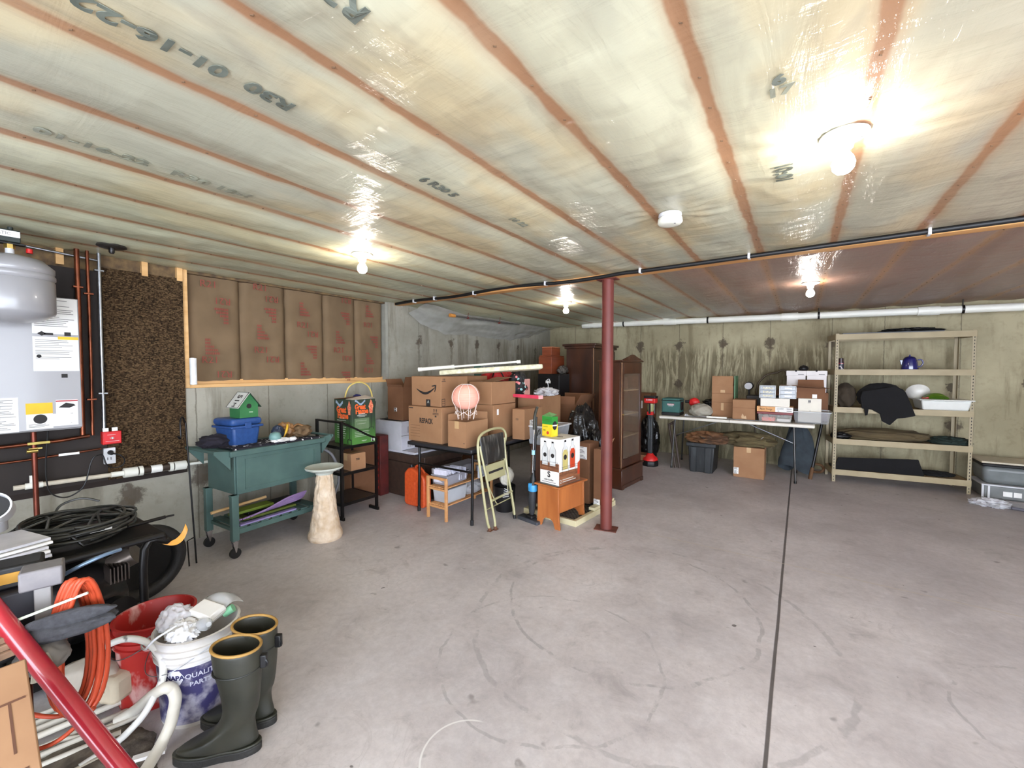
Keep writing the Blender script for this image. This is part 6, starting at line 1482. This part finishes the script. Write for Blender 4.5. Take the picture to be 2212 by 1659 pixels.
# ---- rubber boots ----
RUB = mat('dark_green_rubber', (36, 37, 30), .45, c2=(50, 49, 40), scale=6, bump=.1, bscale=40)
RIMY = mat('ochre_trim', (160, 122, 62), .6)
def boot(label, loc, rz, hgt=.42):
    """toe points along local +x; built as loft of rings"""
    t = T('rubber_boot', label, 'boot', loc, rz, 'pair of dark green rubber boots')
    n = 28
    def ringp(cx, cz, lx, ly, tilt=0):
        out = []
        for i in range(n):
            a = 2*PI*i/n; x = lx*math.cos(a); y = ly*math.sin(a)
            out.append((cx+x, y, cz+x*tilt))
        return out
    secs = [(.06, .030, .145, .048, 0), (.06, .055, .143, .050, 0), (.055, .080, .128, .050, -.10), (.030, .105, .100, .050, -.35), (-.010, .135, .070, .050, -.30), (-.025, .175, .060, .052, -.1), (-.025, .23, .066, .058, 0), (-.022, .29, .074, .064, 0), (-.015, .34, .082, .068, .06), (-.012, hgt, .086, .070, .12)]
    mb = MB(); bm = mb.bm; rings = []
    for s_ in secs: rings.append([bm.verts.new(p) for p in ringp(*s_)])
    inner = [(-.012, hgt, .080, .064, .12), (-.015, .33, .074, .060, .06), (-.022, .24, .058, .050, 0)]
    for s_ in inner: rings.append([bm.verts.new(p) for p in ringp(*s_)])
    for a, b in zip(rings, rings[1:]):
        for j in range(n): bm.faces.new((a[j], a[(j+1) % n], b[(j+1) % n], b[j]))
    bm.faces.new(rings[0][::-1]); bm.faces.new(rings[-1])
    # narrow the heel / instep of the foot, round the toe
    for v in bm.verts:
        if v.co.z < .12:
            k = 1-.22*max(0, min(1, 1-abs(v.co.x-.02)/.06))*(.5 if v.co.z < .06 else .3); v.co.y *= k
            if v.co.x > .12: v.co.z -= (v.co.x-.12)*.35*max(0, (v.co.z-.03)/.08)
    o = mb.build('boot_upper', RUB, t)
    sub = o.modifiers.new('sub', 'SUBSURF'); sub.levels = 1; sub.render_levels = 2
    for e in o.data.edges: e.use_edge_sharp = False
    out = []
    for k in range(44):
        a = 2*PI*k/44; x = .06+.152*math.cos(a); y = .052*math.sin(a)*(1-.20*math.exp(-((x-.03)/.05)**2))
        out.append((x, y))
    MB().prism(out, .0, .030, 'z').build('sole', mat('black_rubber_sole', (30, 29, 27), .6, bump=.4, bscale=60), t, .004)
    MB().prism([(x*1.0-.0, y*1.02) for x, y in out], .030, .040, 'z').build('welt', RUB, t, .003)
    rp = ringp(-.012, hgt, .083, .067, .12)
    MB().tube(rp, .0055, 8, closed=True).build('top_trim', RIMY, t)
    MB().lathe([(0, 0), (.001, 0)], n=3)
    MB().tube([(p[0]*1.02-.0, p[1]*1.02, p[2]) for p in ringp(-.014, .335, .080, .066, .02)], .0035, 6, closed=True).build('gusset_strap', mat('strap_dark', (30, 31, 27), .6), t)
    MB().box(-.118, -.095, -.012, .012, .325, .375).build('buckle', BLACK, t, .004)
    MB().tube(smooth([(-.10, .0, .37), (-.122, .01, .35), (-.118, .005, .33)]), .004, 6).build('pull_strap', BLACK, t)
    return t
boot('front rubber boot with ochre rim, toe pointing left, standing apart on the floor', (-1.765, .672, 0), 226)
boot('rear rubber boot with ochre rim standing right behind the front boot', (-1.850, .775, 0), 218)

# ---- pipes and hoses on the floor ----
RODM = mat('dusty_white_pipe', (206, 200, 188), .5, c2=(182, 172, 156), scale=8)
RODS = [((-2.50, .630), (-2.60, .10)), ((-2.462, .620), (-2.545, .12)), ((-2.415, .612), (-2.50, .11)), ((-2.37, .600), (-2.45, .10)), ((-2.335, .52), (-2.41, .08)), ((-2.28, .50), (-2.37, .07)), ((-2.22, .44), (-2.32, .06)), ((-2.13, .40), (-2.17, .05))]
for k, (a_, b_) in enumerate(RODS):
    S('plastic_pipe', MB().cyl((0, 0, 0), (b_[0]-a_[0], b_[1]-a_[1], 0), .0125, n=10), RODM, 'dusty white plastic pipe in the bundle of pipes lying below the red pole', 'pipe', (a_[0], a_[1], .016 if k > 3 else .042), group='bundle of white plastic pipes on the floor')
def G3(pts, lo=3): return smooth(pts, lo)
S('white_hose', MB().tube(G3([(-2.337, 0.393, 0.330), (-2.309, 0.412, 0.350), (-2.262, 0.471, 0.370), (-2.195, 0.520, 0.355), (-2.128, 0.542, 0.320), (-2.091, 0.545, 0.280), (-2.074, 0.536, 0.235), (-2.088, 0.515, 0.180), (-2.100, 0.484, 0.120), (-2.124, 0.445, 0.070), (-2.154, 0.409, 0.030), (-2.146, 0.310, 0.018)], 6), .013, 10),
  mat('white_hose_mat', (216, 214, 208), .4, c2=(120, 116, 112), scale=14, lo=.66, hi=.72), 'white plastic hose arching in a loop in front of the red bucket', 'hose')
S('white_hose', MB().tube(G3([(-2.299, 0.440, 0.020), (-2.266, 0.492, 0.050), (-2.144, 0.516, 0.150), (-2.075, 0.528, 0.200), (-2.046, 0.540, 0.215), (-2.040, 0.558, 0.200), (-2.023, 0.563, 0.170), (-2.023, 0.558, 0.130), (-1.999, 0.538, 0.090), (-1.985, 0.506, 0.045), (-1.933, 0.450, 0.025), (-1.860, 0.385, 0.025)], 6), .021, 12),
  mat('thick_hose', (204, 198, 184), .5, c2=(222, 216, 204), scale=6), 'thick off-white hose bending round at the foot of the white bucket', 'hose')
S('white_hose', MB().tube(G3([(-2.339, 0.596, 0.060), (-2.265, 0.521, 0.030), (-2.275, 0.435, 0.020), (-2.317, 0.349, 0.020), (-2.378, 0.282, 0.020)], 6), .010, 8), RODM, 'thinner white hose lying in a curve under the arching hose', 'hose')
t = T('wrapped_bundle', 'dusty white wrapped bundle behind the orange cord', 'bundle', (-2.46, .40, .060), 28)
MB().blob((0, 0, .09), (.15, .08, .09), .06, 1.5, 3, 30, flat=0).build('bundle', mat('dusty_paper', (186, 176, 162), .8, c2=(150, 140, 126), scale=6, bump=.2), t)
MB().box(.08, .17, -.05, .05, .03, .14).build('carton_end', mat('dusty_card', (196, 182, 158), .8), t, .02)
S('floor_debris', MB().blob((0, 0, .008), (.26, .20, .016), .10, 2, 2, 36, flat=0), mat('dark_debris', (66, 58, 52), .9, c2=(120, 110, 98), scale=16, bump=.5), 'flat heap of dark plastic and scrap under the white pipes', 'scrap', (-2.08, .30, 0))
S('white_offcut', MB().box(-.05, .05, -.012, .012, 0, .012), PAPER, 'small white offcut strip at the foot of the thick hose', 'offcut', (-1.99, .47, .02), 60)

# ---- orange extension cord ----
ORC = mat('orange_cord', (182, 68, 36), .5, var=.08)
mb = MB(); r = random.Random(4)
for k in range(9):
    pts = []; cy = .282+.004*k; sz = .24+.02*r.random(); sy = .050+.012*r.random(); cx = -2.06+.007*k; cz = .53-.02*r.random()
    ph = r.uniform(-.3, .3)
    for q in range(30):
        a = 2*PI*q/30
        pts.append((cx+.02*math.sin(a+ph)+.03*math.sin(a), cy+sy*math.cos(a)*(.7+.5*(.5-.5*math.sin(a))), cz+sz*math.sin(a)))
    mb.tube(pts, .0072, 7, closed=True)
mb.tube(smooth([(-2.05, .30, .30), (-2.10, .26, .27), (-2.14, .20, .30), (-2.12, .16, .38), (-2.08, .15, .45)]), .0072, 7)
mb.tube(smooth([(-2.0, .33, .30), (-2.05, .26, .22), (-2.09, .20, .20), (-2.10, .14, .24), (-2.11, .12, .30)]), .0072, 7)
t = T('extension_cord', 'coiled orange extension cord hanging over the clutter', 'cord', (0, 0, 0))
o = mb.build('cord', ORC, t)
MB().box(-2.08, -2.02, .27, .32, .62, .635).build('tie', PAPER, t)

# ---- tool bench stand and tools on it ----
t = T('tool_stand', 'black folding work stand holding tools at the left edge', 'work stand', (-2.40, .12, 0))
MB().box(-.42, .38, -.18, .10, .56, .60).build('top', BLACK, t, .01)
for (x, y) in ((-.38, -.14), (.355, -.14), (-.38, .06), (.355, .06)): MB().cyl((x, y, 0), (x, y, .56), .018).build('leg', BLKMET, t)
MB().cyl((-.38, .06, .2), (.355, .06, .2), .012).build('cross_bar', BLKMET, t)
GRM = mat('grey_cast_metal', (128, 124, 124), .5, c2=(96, 92, 98), scale=8, bump=.1)
t = T('bar_clamp', 'grey metal clamp head with upright bar on the work stand', 'clamp', (-2.10, .235, .60), -12)
MB().box(-.02, .02, -.02, .02, .0, .18).build('bar', mat('light_bar', (150, 146, 144), .5, metal=.3), t, .003)
MB().box(-.045, .045, -.05, .05, .15, .215).build('clamp_head', GRM, t, .006)
MB().prism([(-.05, .20), (-.20, .13), (-.22, .10), (-.10, .13), (-.05, .155)], -.015, .015, 'y').build('jaw', GRM, t, .004)
MB().cyl((.0, -.051, .175), (0, -.054, .175), .007).build('bolt', INK, t)
t = T('tool_battery', 'black tool battery with yellow label at the left edge', 'battery', (-2.20, .195, .745), -10)
MB().box(-.06, .05, -.055, .055, 0, .075).build('case', BLACK, t, .008)
MB().box(.049, .052, -.04, .045, .02, .055).build('label_sticker', mat('amber_label', (186, 136, 44), .6), t)
S('tool_case', MB().box(-.12, .10, -.09, .10, 0, .142), mat('charcoal_case', (44, 42, 48), .5), 'charcoal tool case under the battery on the work stand', 'case', (-2.22, .16, .601), bevel=.01)
t = T('newspaper_pile', 'stack of white folded papers at the left edge above the tools', 'papers', (-2.62, .18, .72), 10)
for k in range(5): MB().box(-.14+.006*k, .15-.008*k, -.14, .11-.006*(k % 3), .014*k, .014*k+.010, Matrix.Rotation(R(2*k-4), 4, 'Z')).build('sheet', PAPER if k % 2 else mat('grey_paper', (196, 194, 198), .6), t)
S('grey_box', MB().box(-.13, .13, -.12, .10, 0, .118), mat('brown_grey_box', (96, 82, 72), .8), 'dull brown box under the stack of white papers', 'box', (-2.64, .17, .601), bevel=.004)
t = T('duct_elbow', 'white round duct elbow with dark open mouth at the left edge', 'duct', (-2.78, .185, .80), rot=(0, 0, R(-10)))
MB().lathe([(.052, 0), (.058, 0), (.058, .12), (.052, .12), (.050, .01)], n=32, M=Matrix.Translation((.0, 0, .08)) @ Matrix.Rotation(R(68), 4, 'Y')).build('mouth', WHITE, t)
MB().lathe([(0, 0), (.051, 0), (.051, .004), (0, .004)], n=32, M=Matrix.Translation((.07, 0, .11)) @ Matrix.Rotation(R(68), 4, 'Y')).build('dark_opening', BLACK, t)
MB().cyl((.0, 0, .0), (.02, 0, .09), .035).build('neck', mat('grey_neck', (150, 148, 150), .5), t)
FELT = mat('charcoal_felt', (62, 62, 66), .95, var=.2, scale=60, bump=.3)
t = T('knee_pad', 'charcoal felt knee pad lying in front of the orange cord', 'knee pad', (-1.965, .268, .635), rot=(R(8), R(-5), R(60)))
MB().blob((0, 0, 0), (.125, .045, .032), .08, 1.4, 4, 30).build('pad', FELT, t)
MB().blob((.02, -.012, .035), (.11, .018, .026), .08, 1.4, 6, 24).build('folded_edge', FELT, t)
MB().cyl((-.15, 0, .055), (.06, .02, .09), .0045).build('wooden_skewer', mat('pale_dowel', (0, 0, 0)), t)
t = T('spray_gun_head', 'dusty grey tool head with printed letters below the clamp', 'tool', (-1.985, .215, .555), rot=(0, 0, R(-15)))
MB().blob((0, 0, 0), (.05, .062, .05), .07, 1.8, 5, 24).build('head', mat('dusty_grey', (120, 114, 106), .8, c2=(84, 80, 76), scale=8), t)
MB().prism([(-.02, -.05), (.015, -.055), (.03, 0), (.02, .035), (-.01, .04)], .05, .056, 'x').build('cover', mat('pale_dusty', (156, 148, 130), .8), t, .004)
textmesh('IN', .035, 'printed_text', INK, t, (.056, -.035, .0), RT)
S('wood_blocks', MB().box(-.10, .06, -.05, .04, 0, .02).box(-.08, .05, -.04, .05, .021, .040).box(-.09, .04, -.05, .04, .041, .06), mat('pale_wood_scrap', (176, 150, 124), .8, c2=(130, 104, 84), scale=10), 'small pile of pale wood scraps behind the red pole', 'wood scraps', (-2.02, .13, .601), 10, bevel=.003)
S('blue_lever', MB().tube(smooth([(0, 0, 0), (.03, .05, .03), (.03, .11, .045), (.0, .16, .04)]), .007, 8), mat('pale_steel_blue', (112, 134, 160), .3, metal=.5), 'pale blue metal lever curving right of the clamp', 'lever', (-2.14, .28, .745))

# ---- pressure washer / generator ----
t = T('generator', 'black tube-framed generator standing against the left wall', 'generator', (-3.04, .45, 0), 2)
MB().tube(smooth([(.28, -.34, .60), (.28, .22, .60), (.28, .28, .57), (.28, .30, .56), (.28, .20, .55), (.28, .20, .06)], 4), .018, 10).tube(smooth([(-.28, -.34, .60), (-.28, .22, .60), (-.28, .28, .57), (-.28, .30, .56), (-.28, .20, .55), (-.28, .20, .06)], 4), .018, 10).build('tube_frame', BLKMET, t)
MB().box(-.30, .30, -.36, .29, .585, .615).build('top_plate', BLACK, t, .012)
MB().box(-.28, .28, -.32, .26, .05, .09).build('base_plate', BLKMET, t)
MB().blob((0, -.05, .30), (.22, .24, .20), .07, 1.4, 3, 28).build('engine_block', mat('engine_black', (28, 26, 27), .4, c2=(60, 54, 52), scale=9, lo=.5, hi=.7), t)
MB().cyl((.10, .12, .45), (.16, .20, .50), .05, n=20).build('muffler', mat('muffler_metal', (130, 118, 110), .35, metal=.6, bump=.2), t)
for k in range(6): MB().box(.12, .225, .08+.014*k, .085+.014*k, .40, .48).build('cooling_fin', mat('fin_metal', (90, 80, 74), .4, metal=.6), t)
MB().cyl((.22, .08, .25), (.27, .10, .25), .085, n=28).build('recoil_cover', BLACK, t)
MB().box(.272, .275, .04, .14, .245, .252).box(.272, .275, .03, .09, .20, .206).box(.272, .275, .08, .15, .205, .211).build('orange_marking', mat('orange_marking', (220, 130, 40), .5), t)
MB().box(.295, .30, -.22, -.10, .590, .612).build('orange_sticker', mat('orange_marking', (0, 0, 0)), t)
MB().box(.299, .302, -.05, -.02, .30, .33).build('yellow_sticker', mat('pale_ylw', (190, 180, 120), .6), t)
t = T('tyre', 'black rubber tyre leaning at the right end of the generator', 'tyre', (-3.41, .80, .245), rot=(0, R(3), R(8)))
MB().lathe([(.20+.042*math.cos(a), .040*math.sin(a)) for a in [2*PI*k/14 for k in range(15)]], n=48, M=Matrix.Rotation(PI/2, 4, 'Y')).build('tread', mat('tyre_rubber', (32, 31, 32), .55, bump=.4, bscale=40), t)
t = T('black_hose', 'coil of black hose lying on top of the generator', 'hose', (-3.06, .46, .620))
r = random.Random(9)
for _ in range(1):
    mb = MB(); pts = []
    for k in range(15*26):
        a = 2*PI*k/26; lp = k/26
        rr_ = 1+.10*math.sin(lp*2.3)+.05*math.sin(a*2+lp)
        pts.append((.20*rr_*math.cos(a)+.02*math.sin(lp*1.7), .20*rr_*math.sin(a)+.02*math.cos(lp*2.9), .006+.009*((lp*1.0) % 8)+.014*math.sin(a*1.0+lp*2.2)+.012))
    mb.tube(pts, .0075, 7)
    mb.tube(smooth([(-.2, -.05, .06), (-.22, -.02, .12), (-.22, .06, .14), (-.2, .13, .11)]), .006, 6)
    for q in range(6):
        a = r.uniform(0, 6.28); b_ = a+r.uniform(1.6, 2.6)
        mb.tube(smooth([(.2*math.cos(a), .23*math.sin(a), .08), (.07*math.cos((a+b_)/2), .09*math.sin((a+b_)/2), .105), (.2*math.cos(b_), .23*math.sin(b_), .08)]), .0065, 6)
    mb.build('coil', mat('black_hose_rubber', (32, 33, 31), .4, c2=(62, 62, 58), scale=18, coat=.2), t)
MB().box(.12, .20, .02, .10, .05, .062).build('white_tag', PAPER, t)
S('hose_nozzle', MB().cyl((0, 0, 0), (-.02, .16, .0), .009).cyl((-.02, .16, 0), (-.02, .2, 0), .005), BLKMET, 'dark hose wand tip sticking out over the right end of the generator', 'wand', (-2.86, .62, .66))
t = T('plastic_scoop', 'orange-yellow curved plastic scoop hooked over the generator frame', 'scoop', (-2.76, .775, .585), rot=(R(10), R(-15), R(10)))
MB().grid(lambda u, v: (.035*math.cos(PI*(1.1+u*.9))*1.3, -.045+.10*u+.0, .055*math.sin(PI*(1.05+.95*u))+.035*v*math.sin(PI*u*.5+.3)), 22, 6, (.004, 0, 0)).build('scoop', mat('amber_plastic', (220, 150, 50), .45), t)
S('pale_cable', MB().tube(smooth([(0, 0, 0), (-.08, .06, .06), (-.2, .10, .07), (-.33, .14, .02)]), .0045, 6), mat('beige_cord', (164, 150, 120), .5), 'thin beige cord running from the tools up to the generator', 'cord', (-2.46, .20, .606))

# ---- red pole, black leg and carton at the very left ----
POLR = mat('glossy_red_paint', (164, 30, 46), .28, var=.06, coat=.7)
t = T('red_pole', 'glossy red painted metal pole slanting across the left foreground', 'pole', (-1.387, .455, 0))
dv = Vector((-2.47, -.075, 1.18))-Vector((-1.387, .455, 0))
MB().cyl(dv*.02, dv, .024, n=28).build('tube', POLR, t)
MB().cyl((0, 0, 0), dv*.03, .027, n=20).build('end_cap', BLACK, t)
MB().cyl(dv, dv*1.02, .021, n=20).build('end_plug', BLACK, t)
t = T('cardboard_box', 'flat tan carton leaning at the bottom left corner', 'box', (-.99, -.285, 0), rot=(0, R(-135.5), R(0)))
MB().box(0, 1.0, -.0, .44, 0, .07).build('carton', mat('tan_carton_board', (138, 102, 72), .8, c2=(150, 114, 82), scale=5), t, .004)
MB().box(.78, .90, .40, .405, -.0012, 0).box(.72, .74, .30, .42, -.0012, 0).build('printed_words', mat('brown_ink', (84, 52, 34), .8), t)
MB().box(.62, .70, .385, .40, -.0012, 0).box(.9, .905, .37, .43, -.0012, 0).build('printed_words', mat('brown_ink', (0, 0, 0)), t)
